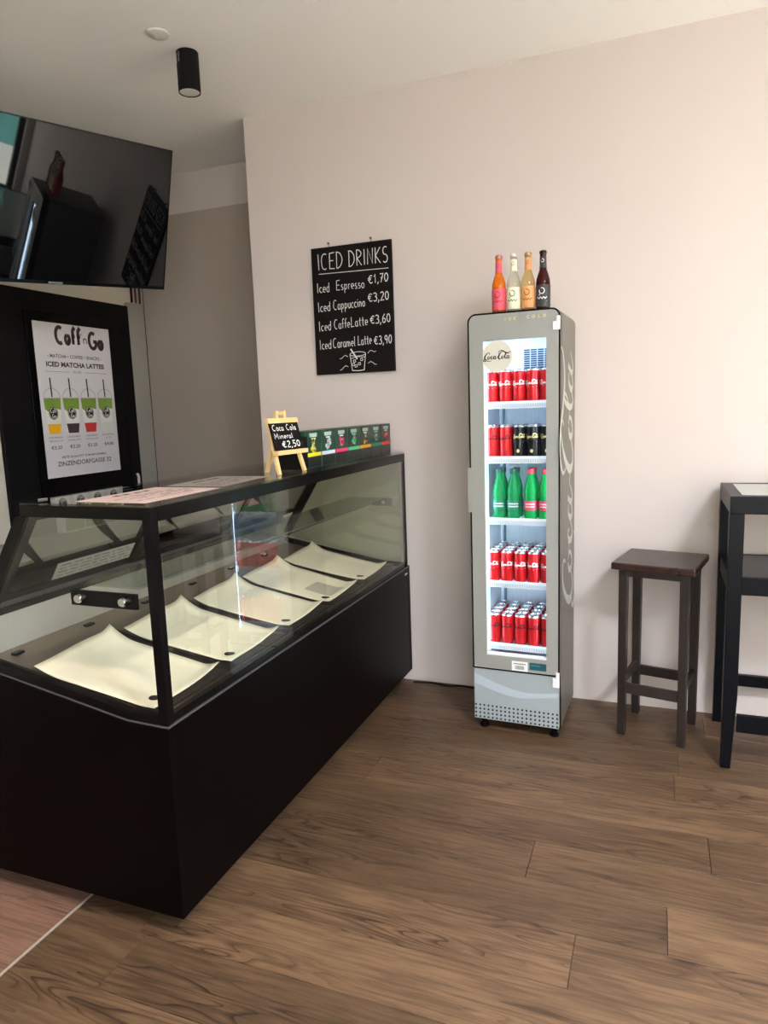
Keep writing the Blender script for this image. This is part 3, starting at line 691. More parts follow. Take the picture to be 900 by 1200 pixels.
CH('ICED', .07, .40, .168, .168, .125, .0042); CH('DRINKS', .47, .97, .165, .165, .12, .0042)
e.ribbon([(x * BW, -(.198 + .012 * x) * BH) for x in (.08, .3, .6, .97)], .003, Fm, m_chalk)
e.build('chalk_title', cb, recalc=False); e = MB()
for t, u0, u1, v0, v1, p, pu0, pu1, pv in (('Iced', .05, .215, .345, .345, None, 0, 0, 0), ('Espresso', .30, .665, .338, .342, '€1,70', .71, .965, .315), ('Iced', .05, .215, .498, .494, None, 0, 0, 0), ('Cappuccino', .25, .665, .492, .484, '€3,20', .70, .965, .455),
                                        ('Iced', .05, .215, .652, .648, None, 0, 0, 0), ('Caffe', .25, .46, .645, .64, None, 0, 0, 0), ('Latte', .47, .69, .638, .632, '€3,60', .72, .975, .628),
                                        ('Iced', .05, .205, .80, .797, None, 0, 0, 0), ('Caramel', .225, .52, .795, .79, None, 0, 0, 0), ('Latte', .55, .73, .788, .782, '€3,90', .76, .985, .792)):
    CH(t, u0, u1, v0, v1, .076, .0033)
    if p:
        e.build('chalk_line', cb, recalc=False); e = MB()
        CH(p, pu0, pu1, pv, pv - .005, .074, .0042); e.build('chalk_price', cb, recalc=False); e = MB()
cx, top, bot = .545 * BW, -.855 * BH, -.985 * BH
e.ribbon(arc(cx, top, .045, .011, 0, 360, 20), .0032, Fm, m_chalk); e.ribbon([(cx - .045, top), (cx - .034, bot), (cx, bot - .003), (cx + .034, bot), (cx + .045, top)], .0036, Fm, m_chalk)
e.ribbon([(cx - .040, top - .022), (cx, top - .014), (cx + .041, top - .018)], .003, Fm, m_chalk)
e.ribbon([(cx - .040, top + .028), (cx - .004, top - .026)], .0075, Fm, m_chalk)
for a, b in ((-.02, -.036), (.022, -.030), (-.012, -.062), (.008, -.052), (-.026, -.054)):
    s = .0065; e.ribbon([(cx + a - s, top + b - s), (cx + a + s, top + b - s * .7), (cx + a + s * .8, top + b + s), (cx + a - s, top + b + s * .8), (cx + a - s, top + b - s)], .0028, Fm, m_chalk)
for sx, dy in ((-1, -.012), (-1, -.064), (1, .0), (1, -.052)):
    e.ribbon([(cx + sx * (.058 + .012 * k), top + dy + (.009 * math.sin(k * 1.3)) + (.004 * k if dy > -.03 and sx > 0 else 0) - (0.002 * k if dy < -.03 and sx < 0 else 0)) for k in range(5)], .0026, Fm, m_chalk)
e.build('chalk_drawing', cb, recalc=False)

# ------------------------------------------------------------------ cooler cabinet
FA = math.radians(-2)
ux = Vector((math.cos(FA), math.sin(FA), 0)); uy = Vector((-math.sin(FA), math.cos(FA), 0))
FO = Vector((-.38, -.49, 0)) - ux * .1975 + uy * .21
fg = thing('drinks_cooler', 'tall narrow grey drinks cooler with a lit glass door against the back wall', 'fridge', FO, FA)
m_fgrey = mat('cooler_door_grey', (150, 152, 146), .38, .15, var=.03, scale=3)
m_fside = mat('cooler_side_grey', (112, 109, 102), .42, .2, var=.04, scale=3)
m_fin = mat('cooler_liner', (222, 236, 250), .5, var=.02)
m_fpan = mat('cooler_lower_panel', (156, 166, 168), .4, .1, var=.02)
m_fwave = mat('cooler_wave_print', (170, 184, 192), .4, var=.02)
HB = .1975
U = lambda u: u - HB
fz = lambda p, q, t: (p, t, q)
# body shell
sh = MB(); out = rrect(-HB, HB, .045, 1.885, .035); inn = rrect(U(.040), U(.362), .32, 1.80, .004)
sh.ring(out, inn, fz, -.168, .205, m_fside); sh.build('cabinet', fg, smooth=30)
li = MB(); inn2 = rrect(U(.0395), U(.3625), .3195, 1.8005, .004); inn3 = rrect(U(.044), U(.358), .325, 1.795, .004)
li.ring(inn2, inn3, fz, -.166, .165, m_fin); li.box(U(.0385), U(.3635), .165, .175, .32, 1.80, m_fin)
for k in range(13): li.box(U(.06 + .0235 * k), U(.066 + .0235 * k), .160, .166, .34, 1.64, m_fin)
li.box(U(.062), U(.072), .150, .1655, .34, 1.64, mat('shelf_rail_grey', (120, 138, 160), .5)); li.build('liner', fg)
# evaporator cover with louvres
ev = MB(); ev.box(U(.046), U(.356), .02, .16, 1.645, 1.79, m_fin); eo = ev.build('fan_cover', fg, bevel=.004)
gr = MB()
for r_ in range(9):
    for c_ in range(4):
        gr.box(U(.196 + .031 * c_), U(.222 + .031 * c_), .0165, .0205, 1.655 + .0098 * r_, 1.6615 + .0098 * r_, mat('vent_dark', (58, 76, 104), .5))
gr.build('louvre', eo, label='dark louvred vent slots')
# door
dr = MB(); out = rrect(U(.0065), U(.3885), .3025, 1.8785, .030); inn = rrect(U(.066), U(.337), .365, 1.770, .003)
dr.ring(out, inn, fz, -.212, -.182, m_fgrey); door = dr.build('door', fg, smooth=30)
gk = MB(); gk.ring(rrect(U(0), U(.395), .297, 1.8855, .036), rrect(U(.0067), U(.3883), .3027, 1.8783, .0298), fz, -.2128, -.182, m_blackg); gk.ring(rrect(-HB, HB, .297, 1.8855, .036), rrect(U(.0605), U(.342), .360, 1.775, .003), fz, -.181, -.1685, m_blackg); gk.build('gasket', door, smooth=30)
pane([(U(.067), -.206, .366), (U(.3365), -.206, .366), (U(.3365), -.206, 1.769), (U(.067), -.206, 1.769)], m_glass_door, parent=door, off=(0, 0, 0))
bz = MB(); bz.ring([(U(.0665), .3655), (U(.3365), .3655), (U(.3365), 1.7695), (U(.0665), 1.7695)], [(U(.069), .374), (U(.3355), .374), (U(.3355), 1.768), (U(.069), 1.768)], fz, -.205, -.183, m_plasw); bz.build('window_seal', door)
hd = MB(); hd.box(-HB - .010, U(.006), -.214, -.186, 1.025, 1.225, m_fgrey); hd.box(U(.0), U(.03), -.2135, -.2125, 1.028, 1.222, m_fgrey); hd.build('handle', door, bevel=.003)
dc = MB(); f0 = lambda u, v: (U(u), -.2075, v)
dc.disc(.128, 1.702, .066, .066, f0, mat('beige_disc', (204, 200, 184), .6, var=.02), 40)
script_word(dc, .066, 1.688, .122, lambda u, v: (U(u), -.2082, v), m_print, 1.7)
dc.build('round_decal', door, recalc=False, label='round beige decal with black script lettering')
dc = MB(); m_gold = mat('gold_print', (226, 204, 128), .4)
f1 = lambda u, v: (U(u), -.2128, v)
for i, c_ in enumerate('ICE'): dc.text(c_, .017, .166 + .020 * i, 1.848, f1, m_gold, bold=.02)
dc.build('gold_lettering', door, recalc=False, label='widely spaced gold capital letters'); dc = MB()
for i, c_ in enumerate('COLD'): dc.text(c_, .017, .262 + .023 * i, 1.850, f1, m_gold, bold=.02)
dc.build('gold_lettering', door, recalc=False, label='widely spaced gold capital letters')
dc = MB(); dc.poly([(.182, .305), (.254, .305), (.254, .350), (.182, .350)], f1, m_plasw)
f2 = lambda u, v: (U(u), -.2133, v)
x = .198
while x < .236:
    w = random.choice((.001, .0018)); dc.poly([(x, .312), (x + w, .312), (x + w, .330), (x, .330)], f2, m_print); x += w + .0014
dc.poly([(.19, .336), (.245, .336), (.245, .340), (.19, .340)], f2, mat('faint_grey_print', (92, 94, 94)))
dc.build('barcode_sticker', door, recalc=False, label='white sticker with a barcode')
dc = MB(); dc.poly([(.262, .316), (.337, .316), (.337, .350), (.262, .350)], f1, mat('teal_sticker', (26, 78, 86), .4)); dc.poly([(.268, .334), (.31, .334), (.31, .340), (.268, .340)], f2, mat('dim_teal_print', (60, 120, 126)))
dc.build('teal_sticker', door, recalc=False, label='dark teal sticker')
# lower panel
lp = MB(); lp.box(U(.004), U(.391), -.212, -.17, .052, .294, m_fpan); lo = lp.build('lower_panel', fg, bevel=.002)
lp = MB(); lp.box(-HB, HB, -.190, -.169, .047, .2965, m_blackg); lp.build('panel_backing', fg)
wv = MB(); Nn = 20
pts = [];
for i in range(Nn + 1):
    t = i / Nn; pts.append((.006 + .383 * t, .274 - .072 * math.sin(min(1, t * 1.35) * PI / 2) + .018 * max(0, (t - .6) / .4) ** 1.3))
low = [];
for i in range(Nn + 1):
    t = i / Nn; low.append((.006 + .383 * t, .225 - .052 * math.sin(min(1, t * 1.6) * PI / 2) + .028 * max(0, (t - .5) / .5) ** 1.2))
for i in range(Nn):
    wv.poly([low[i], low[i + 1], pts[i + 1], pts[i]], f1, m_fwave)
wv.build('wave_print', lo, recalc=False, label='pale wave printed across the panel')
hl = MB()
for r_ in range(4):
    for c_ in range(20):
        hl.lathe([(0, 0), (.0048, 0), (.0048, -.0008), (0, -.0008)], m_print, c=(U(.012 + .0196 * c_), -.2118, .062 + .0192 * r_), n=10, axis='y')
hl.build('vent_holes', lo, kind='stuff')
for (x, z0, z1) in ((.378, .250, .318), (.378, 1.795, 1.85)):
    h_ = MB(); h_.lathe([(0, 0), (.0085, 0), (.0085, z1 - z0), (0, z1 - z0)], m_plasw, c=(U(x + .008), -.216, z0), n=14); h_.box(U(x - .012), U(x + .012), -.222, -.2135, z0, z0 + (z1 - z0) * .6, m_plasw); h_.build('hinge', fg, smooth=40, label='white plastic hinge')
for x in (.04, .365):
    h_ = MB(); h_.lathe([(0, 0), (.02, 0), (.02, .014), (.013, .018), (.013, .03), (.017, .034), (.017, .050), (0, .050)], m_blackg, c=(U(x), -.17, 0), n=16); h_.build('foot', fg, smooth=30)
    h_ = MB(); h_.lathe([(0, 0), (.02, 0), (.02, .014), (.013, .018), (.013, .050), (0, .050)], m_blackg, c=(U(x), .15, 0), n=16); h_.build('foot', fg, smooth=30)
# script along the side, reading upwards
sd = MB(); script_word(sd, .50, 0.0, 1.24, lambda u, v: (HB + .0008, .19 - v * 1.0 if False else .165 - v, u), mat('pale_script_print', (200, 200, 194), .45), 1.1, 7)
sd.build('side_script', fg, recalc=False, label='large pale script lettering running up the side')
# led strips
m_led = emit('cool_white_led', (215, 238, 255), 19.0)
for x0 in (.0445, .3515):
    MB().box(U(x0), U(x0 + .006), -.160, -.150, .36, 1.78, m_led).build('light_strip', fg)
MB().box(U(.05), U(.35), -.150, -.140, 1.788, 1.794, m_led).build('light_strip', fg)
MB().box(U(.0725), U(.0745), -.181, -.178, .378, 1.762, emit('edge_led', (205, 240, 255), 3)).build('light_strip', fg)
# shelves
SZ = [1.503, 1.262, .985, .694, .398]
m_wire = mat('white_wire', (226, 232, 240), .4, var=.02)
for i, z in enumerate(SZ):
    s_ = MB()
    for k in range(21): s_.box(U(.050 + .015 * k), U(.053 + .015 * k), -.135, .148, z - .005, z - .001, m_wire)
    for k in range(6): s_.box(U(.048), U(.354), -.135 + .055 * k, -.132 + .055 * k, z - .008, z - .005, m_wire)
    so = s_.build('wire_shelf', fg)
    l_ = MB(); l_.box(U(.048), U(.354), -.148, -.1445, z - .024, z + .008, m_plasw)
    for k in range(40): l_.box(U(.050 + .0076 * k), U(.0535 + .0076 * k), -.1500, -.1482, z - .020, z - .004, mat('lip_rib_grey', (176, 186, 204), .5))  # grey ribs across the white lip
    l_.build('price_rail', so)
FM = Matrix.Translation(FO) @ Matrix.Rotation(FA, 4, 'Z')
def fw(u, d, z):   # cooler coordinates -> world; d = depth behind the door face
    return FM @ Vector((U(u), -.21 + d, z))

# cans
R, HC = .0280, .146
m_rim = mat('can_aluminium', (214, 218, 222), .25, .9, var=.03)
def cylmap(r, a0=0.0): return lambda u, v: (r * math.sin(u / r + a0), -r * math.cos(u / r + a0), v)
def make_can(name, col, body, kind):
    r = thing(name, 'x', 'can')
    mb_ = mat('can_' + kind, col, .28, .25, var=.03, scale=20)
    MB().lathe([(0, .002), (.019, .002), (.021, 0), (R - .002, .008), (R, .014), (R, HC - .014), (R - .001, HC - .009)], mb_, n=22).build('body', r, smooth=50)
    MB().lathe([(R - .001, HC - .0092), (.0235, HC - .002), (.0245, HC), (.0225, HC), (.021, HC - .004), (0, HC - .004)], m_rim, n=22).build('lid', r, smooth=50)
    MB().poly([(-.006, -.012), (.006, -.012), (.007, .0), (.005, .011), (-.005, .011), (-.007, 0)], lambda u, v: (u, v, HC - .0028), m_chrome).build('ring_pull', r, recalc=False)
    e = MB(); f = cylmap(R + .0006)
    if body == 'white':
        script_word(e, -.032, .078, .066, f, m_white, 2.4, 3); e.ribbon([(-.028, .068), (-.01, .069), (.01, .067), (.028, .069)], .0014, f, m_white)
    elif body == 'dark':
        script_word(e, -.032, .082, .066, f, m_print, 2.2, 3); e.ribbon([(-.028, .070), (.028, .070)], .001, f, mat('dark_red_print', (120, 14, 20)))
    else:
        mg = mat('pale_gold_print', (222, 206, 140), .4); script_word(e, -.032, .088, .066, f, mg, 2.4, 3); e.ribbon([(-.024, .072), (.024, .072)], .007, f, mg); e.disc(0, .032, .007, .008, f, mg, 12)
    e.build('printed_script', r, recalc=False)
    return r
can_red = make_can('drink_can', (214, 22, 32), 'white', 'classic_red')
can_zero = make_can('drink_can', (206, 26, 34), 'dark', 'zero_red')
can_blk = make_can('drink_can', (18, 20, 26), 'gold', 'black')
NTH = ['leftmost', 'second from left', 'third from left', 'fourth from left', 'rightmost']
ROWN = ['front', 'second', 'third', 'back']
SHN = ['top', 'second', 'middle', 'fourth', 'bottom']
used = set()
def put(proto, loc, label, group, rot=0.0):
    if id(proto) not in used:
        used.add(id(proto)); proto.location = loc; proto.rotation_euler = (0, 0, rot); proto['label'] = label; proto['group'] = group; return proto
    return dup(proto, loc, label, group, rot)
for sh_, kinds, rows in ((0, [can_red] * 5, 2), (1, [can_zero] * 2 + [can_blk] * 3, 2), (3, [can_red] * 5, 4), (4, [can_zero] * 5, 4)):
    for rr_ in range(rows):
        for c_ in range(5):
            pr = kinds[c_]; nm = {id(can_red): 'white-script red can', id(can_zero): 'black-script red can', id(can_blk): 'gold-script black can'}[id(pr)]
            p = fw(.081 + .0607 * c_, .0935 + .0605 * rr_ , SZ[sh_] - .0008)
            rowtxt = 'front row' if rr_ == 0 else ('back row' if rr_ == rows - 1 else ROWN[rr_] + ' row')
            put(pr, p, '%s, %s in the %s, %s cooler shelf' % (nm, NTH[c_], rowtxt, SHN[sh_]), '%s cans on the %s cooler shelf' % ({id(can_red): 'red', id(can_zero): 'dark-lettered red', id(can_blk): 'black'}[id(pr)], SHN[sh_]),
                FA + random.uniform(-.25, .25))
# green bottles on the middle shelf
def make_pet(cap, capm, labm, nm):
    r = thing('water_bottle', 'x', 'bottle')
    g = mat('green_bottle_' + nm, (40, 205, 110) if nm == 'red' else (50, 190, 120), .12, 0, var=.05, trans=.6, ior=1.2)
    MB().lathe([(0, .003), (.022, 0), (.029, .006), (.0295, .03), (.028, .034), (.0295, .040), (.0295, .088), (.027, .096), (.0285, .112), (.028, .135), (.022, .165), (.0135, .192), (.0125, .205), (0, .205)], g, n=20).build('body', r, smooth=50)
    MB().lathe([(.0295 + .0006, .044), (.0302, .046), (.0302, .084), (.0301, .086)], labm, n=20).build('printed_band', r, smooth=60)
    e = MB(); f = cylmap(.0308); [e.ribbon([(-.024 + .004 * q, .072 - .012 * k + .003 * math.sin(q * 2.1 + k)) for q in range(13)], .003, f, m_white) for k in range(2)]; e.build('band_lettering', r, recalc=False)
    MB().lathe([(0, .228), (.0135, .228), (.0150, .224), (.0150, .206), (.0125, .205)], capm, n=18).build('cap', r, smooth=40)
    return r
pet_g = make_pet('green', mat('dark_green_cap', (16, 84, 66), .4), mat('dark_green_band', (18, 110, 84), .4), 'green')
pet_r = make_pet('red', mat('red_cap', (226, 60, 84), .4), mat('red_band', (222, 60, 92), .4), 'red')
for i, (u, pr) in enumerate(((.108, pet_g), (.172, pet_g), (.250, pet_r), (.315, pet_r))):
    for rr_ in range(2):
        nm = 'dark green cap' if pr is pet_g else 'red cap'
        side = ('left' if i % 2 == 0 else 'right')
        put(pr, fw(u, .10 + .066 * rr_, SZ[2] - .0008), 'green bottle, %s, %s of its pair, %s row of middle cooler shelf' % (nm, side, 'front' if rr_ == 0 else 'back'), 'green bottles with %s' % nm, FA + random.uniform(-.2, .2))

# soft drink bottles on top of the cooler
def soda(x, liquid, lab, capc, label, ink, dens=.6):
    nm = label.split()[0]
    r = thing('soda_bottle', label, 'bottle', (x, -.385, 1.885), FA, 'glass bottles on top of the cooler')
    g = mat('bottle_liquid_' + nm, liquid, .08, 0, var=.04, trans=dens, ior=1.33)
    MB().lathe([(0, .003), (.024, 0), (.0295, .006), (.0300, .02), (.0300, .118), (.0285, .132), (.0215, .155), (.0150, .172), (.0135, .20), (.0135, .236), (.0150, .238), (.0150, .243), (0, .243)], g, n=24).build('glass_body', r, smooth=50)
    lm_ = mat('bottle_paper_' + nm, lab, .55, var=.25, scale=50)
    o_ = MB(); o_.lathe([(.0306, .018), (.0307, .020), (.0307, .105), (.0306, .107)], lm_, n=24); lo_ = o_.build('front_sticker', r, smooth=60)
    e = MB(); f = cylmap(.0312); im = mat('ink_' + nm, ink, .5)
    e.ribbon(arc(0, .082, .011, .012, -200, 110, 14), .004, f, im); e.ribbon([(-.008, .069), (-.012, .063)], .003, f, im)
    e.ribbon([(-.022 + .004 * q, .053 + .004 * math.sin(q * 1.9)) for q in range(12)], .0032, f, im)
    for k in range(3): e.ribbon([(-.022 + .003 * k, .038 - .007 * k), (.020 - .003 * k, .038 - .007 * k)], .0022, f, im)
    e.build('emblem', lo_, recalc=False)
    o_ = MB(); o_.lathe([(.0160, .176), (.0146, .186), (.0142, .222), (.0141, .224)], lm_, n=20); no_ = o_.build('neck_sticker', r, smooth=60)
    e = MB(); f = cylmap(.0149); e.ribbon(arc(0, .207, .006, .007, -200, 110, 10), .0022, f, im); e.ribbon([(-.010, .190), (.010, .190)], .002, f, im); e.build('emblem', no_, recalc=False)
    MB().lathe([(.0158, .236), (.0162, .240), (.0150, .247), (.010, .250), (0, .250)], mat('crown_' + nm, capc, .3, .4), n=20).build('crown_cap', r, smooth=40)
soda(-.655, (236, 130, 24), (222, 84, 100), (176, 120, 116), 'orange soda bottle with pink label, leftmost on top of the cooler', (150, 34, 56))
soda(-.591, (232, 232, 214), (226, 228, 196), (224, 222, 210), 'clear soda bottle with pale cream label on top of the cooler', (96, 104, 60), .85)
soda(-.529, (226, 196, 140), (222, 156, 98), (180, 150, 110), 'peach soda bottle with orange label on top of the cooler', (140, 78, 30), .8)
soda(-.466, (64, 14, 14), (48, 46, 48), (24, 24, 26), 'dark red-brown soda bottle with black label, rightmost on top of the cooler', (214, 214, 214), .3)

# ------------------------------------------------------------------ bar stool
st = thing('bar_stool', 'dark brown wooden bar stool with a square seat beside the cooler', 'stool', (.026, -.240, 0), math.radians(-12))
se = MB(); se.box(-.172, .172, -.172, .172, .768, .800, m_stool); se.build('seat', st, bevel=.006)
q = .1265
for sx in (-1, 1):
    for sy in (-1, 1):
        b = MB(); x, y = sx * q, sy * q; h0, h1 = .0165, .0185
        b.hexa([(x - h0, y - h0, 0), (x + h0, y - h0, 0), (x + h0, y + h0, 0), (x - h0, y + h0, 0), (x - h1, y - h1, .7675), (x + h1, y - h1, .7675), (x + h1, y + h1, .7675), (x - h1, y + h1, .7675)], m_stoolleg)
        b.build('leg', st, bevel=.002)
for s_ in (-1, 1):
    MB().box(-.109, .109, s_ * q - .010, s_ * q + .010, .735, .7675, m_stoolleg).build('apron', st)
    MB().box(s_ * q - .010, s_ * q + .010, -.109, .109, .735, .7675, m_stoolleg).build('apron', st)
    MB().box(-.110, .110, s_ * q - .009, s_ * q + .009, .198, .245, m_stoolleg).build('stretcher', st, bevel=.002)
    MB().box(s_ * q - .009, s_ * q + .009, -.110, .110, .232, .272, m_stoolleg).build('stretcher', st, bevel=.002)

# ------------------------------------------------------------------ bar table
tb = thing('bar_table', 'tall navy-black bar table with a glass top and middle shelf, at the right edge', 'table', (.88, -.30, 0))
OT = tb.location
TX0, TX1, TY0, TY1, TH = .268, 1.50, -.537, -.055, 1.118
def tleg(x0, y0, sx, sy):
    w = .052; t = .036; b = MB()
    xi = x0 + sx * w; yi = y0 + sy * w; xt = x0 + sx * t; yt = y0 + sy * t
    def q4(xa, xb, ya, yb, z): return [(xa, ya, z), (xb, ya, z), (xb, yb, z), (xa, yb, z)]
    lo_ = q4(x0, xt, y0, yt, 0); mi_ = q4(x0, xi, y0, yi, .30); hi_ = q4(x0, xi, y0, yi, TH - .07)
    b.add(lo_ + mi_ + hi_, [(0, 1, 2, 3), (8, 9, 10, 11)] + [(i, (i + 1) % 4, 4 + (i + 1) % 4, 4 + i) for i in range(4)] + [(4 + i, 4 + (i + 1) % 4, 8 + (i + 1) % 4, 8 + i) for i in range(4)], m_tabled)
    b.build('leg', tb, bevel=.002, off=OT)
for x, sx in ((TX0, 1), (TX1, -1)):
    for y, sy in ((TY0, 1), (TY1, -1)): tleg(x, y, sx, sy)
fr = MB(); fr.ring([(TX0, TY0), (TX1, TY0), (TX1, TY1), (TX0, TY1)], [(TX0 + .045, TY0 + .045), (TX1 - .045, TY0 + .045), (TX1 - .045, TY1 - .045), (TX0 + .045, TY1 - .045)], lambda p, q_, t: (p, q_, t), TH - .0695, TH, m_tabled)
fr.build('top_frame', tb, bevel=.003, off=OT)
MB().box(TX0 + .0455, TX1 - .0455, TY0 + .0455, TY1 - .0455, TH - .012, TH - .0005, mat('frosted_green_glass', (150, 168, 160), .12, 0, var=.02, coat=.5)).build('glass_top', tb, off=OT)
MB().box(TX0 + .0455, TX1 - .0455, TY0 + .0455, TY1 - .0455, TH - .05, TH - .0125, m_tabled).build('under_top', tb, off=OT)
for y in (TY0 + .006, TY1 - .028):
    MB().box(TX0 + .053, TX1 - .053, y, y + .022, .727, .797, m_tabled).build('shelf_rail', tb, bevel=.001, off=OT)
for x in (TX0 + .006, TX1 - .028):
    MB().box(x, x + .022, TY0 + .053, TY1 - .053, .727, .797, m_tabled).build('shelf_rail', tb, bevel=.001, off=OT)
MB().box(TX0 + .0285, TX1 - .0285, TY0 + .0285, TY1 - .0285, .785, .796, mat('dark_grey_shelf', (62, 62, 64), .35, var=.06)).build('middle_shelf', tb, off=OT)
MB().box(TX0 + .053, TX1 - .053, TY0 + .008, TY0 + .030, .157, .229, m_tabled).build('footrest_rail', tb, bevel=.001, off=OT)
MB().box(TX0 + .053, TX1 - .053, TY1 - .030, TY1 - .008, .182, .235, m_tabled).build('footrest_rail', tb, bevel=.001, off=OT)

# ------------------------------------------------------------------ television
C_ = CAM
def ray(x, y): return _r * ((x - 450) / 820) + _u * ((600 - y) / 820) + _f
TR = Vector((-2.335, -.34, 2.835)); up = Vector((.291, -.152, .945)).normalized(); rt = Vector((.290, .955, .064)); rt = (rt - up * rt.dot(up)).normalized(); into = up.cross(rt)
TW, THh = 1.225, .69
TM = Matrix(((rt.x, into.x, up.x), (rt.y, into.y, up.y), (rt.z, into.z, up.z)))
tv = thing('television', 'large black flat-screen television tilted down high on the left wall', 'television')
tv.matrix_world = Matrix.Translation(TR - rt * TW / 2 - up * THh) @ TM.to_4x4()
MB().box(-TW / 2, TW / 2, .004, .03, 0, THh, m_blackm).build('housing', tv, bevel=.003)
MB().box(-TW / 2 + .2, TW / 2 - .2, .0305, .065, .08, THh - .2, m_blackm).build('rear_cover', tv, bevel=.006)
MB().box(-TW / 2 + .006, TW / 2 - .006, -.0005, .0035, .016, THh - .006, mat('black_screen', (8, 8, 10), .02, 0, var=.02, ior=1.5)).build('screen', tv)
fr = MB(); fr.ring([(-TW / 2, 0), (TW / 2, 0), (TW / 2, THh), (-TW / 2, THh)], [(-TW / 2 + .0055, .0155), (TW / 2 - .0055, .0155), (TW / 2 - .0055, THh - .0055), (-TW / 2 + .0055, THh - .0055)], fz, -.002, .0035, m_blackg); fo = fr.build('bezel', tv)
MB().box(-.035, .035, -.0045, -.0025, .003, .011, mat('silver_badge', (150, 152, 156), .35, .6)).build('badge', fo)
cpos = TM @ Vector((0, .068, THh * .5)) + tv.matrix_world.translation
Mi = tv.matrix_world.inverted()
ar = MB(); ar.bar(Mi @ Vector((XLW + .012, cpos.y, cpos.z)), Mi @ cpos, .05, .05, m_blackm); ar.build('wall_arm', tv)
wallp = MB(); P = [Mi @ Vector(v) for v in [(XLW + .001, cpos.y - .12, cpos.z - .15), (XLW + .012, cpos.y - .12, cpos.z - .15), (XLW + .012, cpos.y + .12, cpos.z - .15), (XLW + .001, cpos.y + .12, cpos.z - .15), (XLW + .001, cpos.y - .12, cpos.z + .15), (XLW + .012, cpos.y - .12, cpos.z + .15), (XLW + .012, cpos.y + .12, cpos.z + .15), (XLW + .001, cpos.y + .12, cpos.z + .15)]]
wallp.hexa(P, m_blackm); wallp.build('wall_plate', tv)
cbm = mat('dark_red_cable', (70, 24, 24), .5)
for i in range(3):
    y = .432 + .040 * i
    MB().tube([(-3.322, y, 2.262), (-3.322, y, 2.42), (-3.325, y - .02, 2.6)], .008, cbm if i else m_blackm, n=8).build('hanging_cable', off=(-3.322, y, 2.262), label='%s thin dark cable hanging below the television corner' % ['leftmost', 'middle', 'rightmost'][i], cat='cable', group='cables below the television', smooth=50)

# ------------------------------------------------------------------ black cabinet front with poster
pc = thing('black_cabinet', 'tall black cabinet front carrying the drinks poster on the left wall', 'cabinet', (-3.35, -.14, .0))
OP = pc.location; XP = -3.330
MB().box(XLW + .001, XP, -.675, .395, .0, 2.235, m_blackm).build('body', pc, bevel=.002, off=OP)
MB().box(XP + .001, XP + .012, -.47, .300, 1.035, 2.12, m_blackg).build('poster_frame', pc, bevel=.002, off=OP)
MB().tube([(XP + .012, .335, 1.03), (XP + .022, .335, 1.045), (XP + .022, .335, 1.10), (XP + .012, .335, 1.115)], .009, mat('pale_handle', (214, 208, 190), .4), n=10).build('handle', pc, smooth=50, off=OP, label='short pale handle')
MB().box(XP + .001, XP + .014, -.50, -.44, 1.02, 1.05, m_plasw).build('latch', pc, bevel=.003, off=OP, label='small white latch')
PYA, PYB, PZA, PZB = -.420, .178, 1.158, 2.062
ps = thing('drinks_poster', 'white poster of four iced matcha lattes in the black frame', 'poster', (XP + .0125, (PYA + PYB) / 2, PZA))
OPS = ps.location
m_post = mat('poster_white', (222, 220, 224), .5, var=.02)
MB().box(XP + .0125, XP + .0145, PYA, PYB, PZA, PZB, m_post).build('sheet', ps, off=OPS)
PWd, PHt = PYB - PYA, PZB - PZA
def PF(d=0.0): return lambda u, v: (XP + .0150 + d, PYA + u, PZB + v)
e = MB(); f = PF()
m_brown = mat('dark_brown_print', (56, 42, 42), .6)
def bold_word(t, x, y, size, w, width): e.strokes(t, size, w, f, m_brown, x=x, y=y, width=width)
bold_word('Coff', .155, -.115, .095, .022, .20); bold_word("'n", .352, -.105, .06, .006, .055); bold_word('Go', .415, -.13, .095, .022, .125)
for cx_, cy_ in ((.256, -.095), (.522, -.105)): e.disc(cx_, cy_, .010, .016, f, m_brown, 12)
e.build('logo_lettering', ps, recalc=False, off=OPS); e = MB()
m_gr = mat('grey_print', (96, 90, 92), .6)
e.text('- MATCHA • COFFEE • SNACKS -', .028, PWd / 2, -.200, f, m_gr, width=.43, bold=.02)
e.text('ICED MATCHA LATTES', .038, PWd / 2, -.252, f, m_brown, width=.46, bold=.04)
e.text('TO GO', .022, PWd / 2, -.288, f, m_gr, width=.07)
for a, b_ in ((.06, .24), (.36, .55)): e.ribbon([(a, -.282), (b_, -.282)], .002, f, m_gr)
e.build('heading', ps, recalc=False, off=OPS)
names = [('ICED MANGO', 'MATCHA LATTE', '€5.20', (246, 186, 20)), ('ICED BLUEBERRY', 'MATCHA LATTE', '€5.20', (64, 44, 60)), ('ICED BERRY', 'MATCHA LATTE', '€5.20', (206, 54, 58)), ('ICED MATCHA', 'LATTE', '€4.80', (226, 228, 222))]
m_gm = mat('matcha_green_print', (128, 160, 62), .6, var=.2, scale=40); m_gl = mat('pale_green_print', (196, 212, 160), .6)
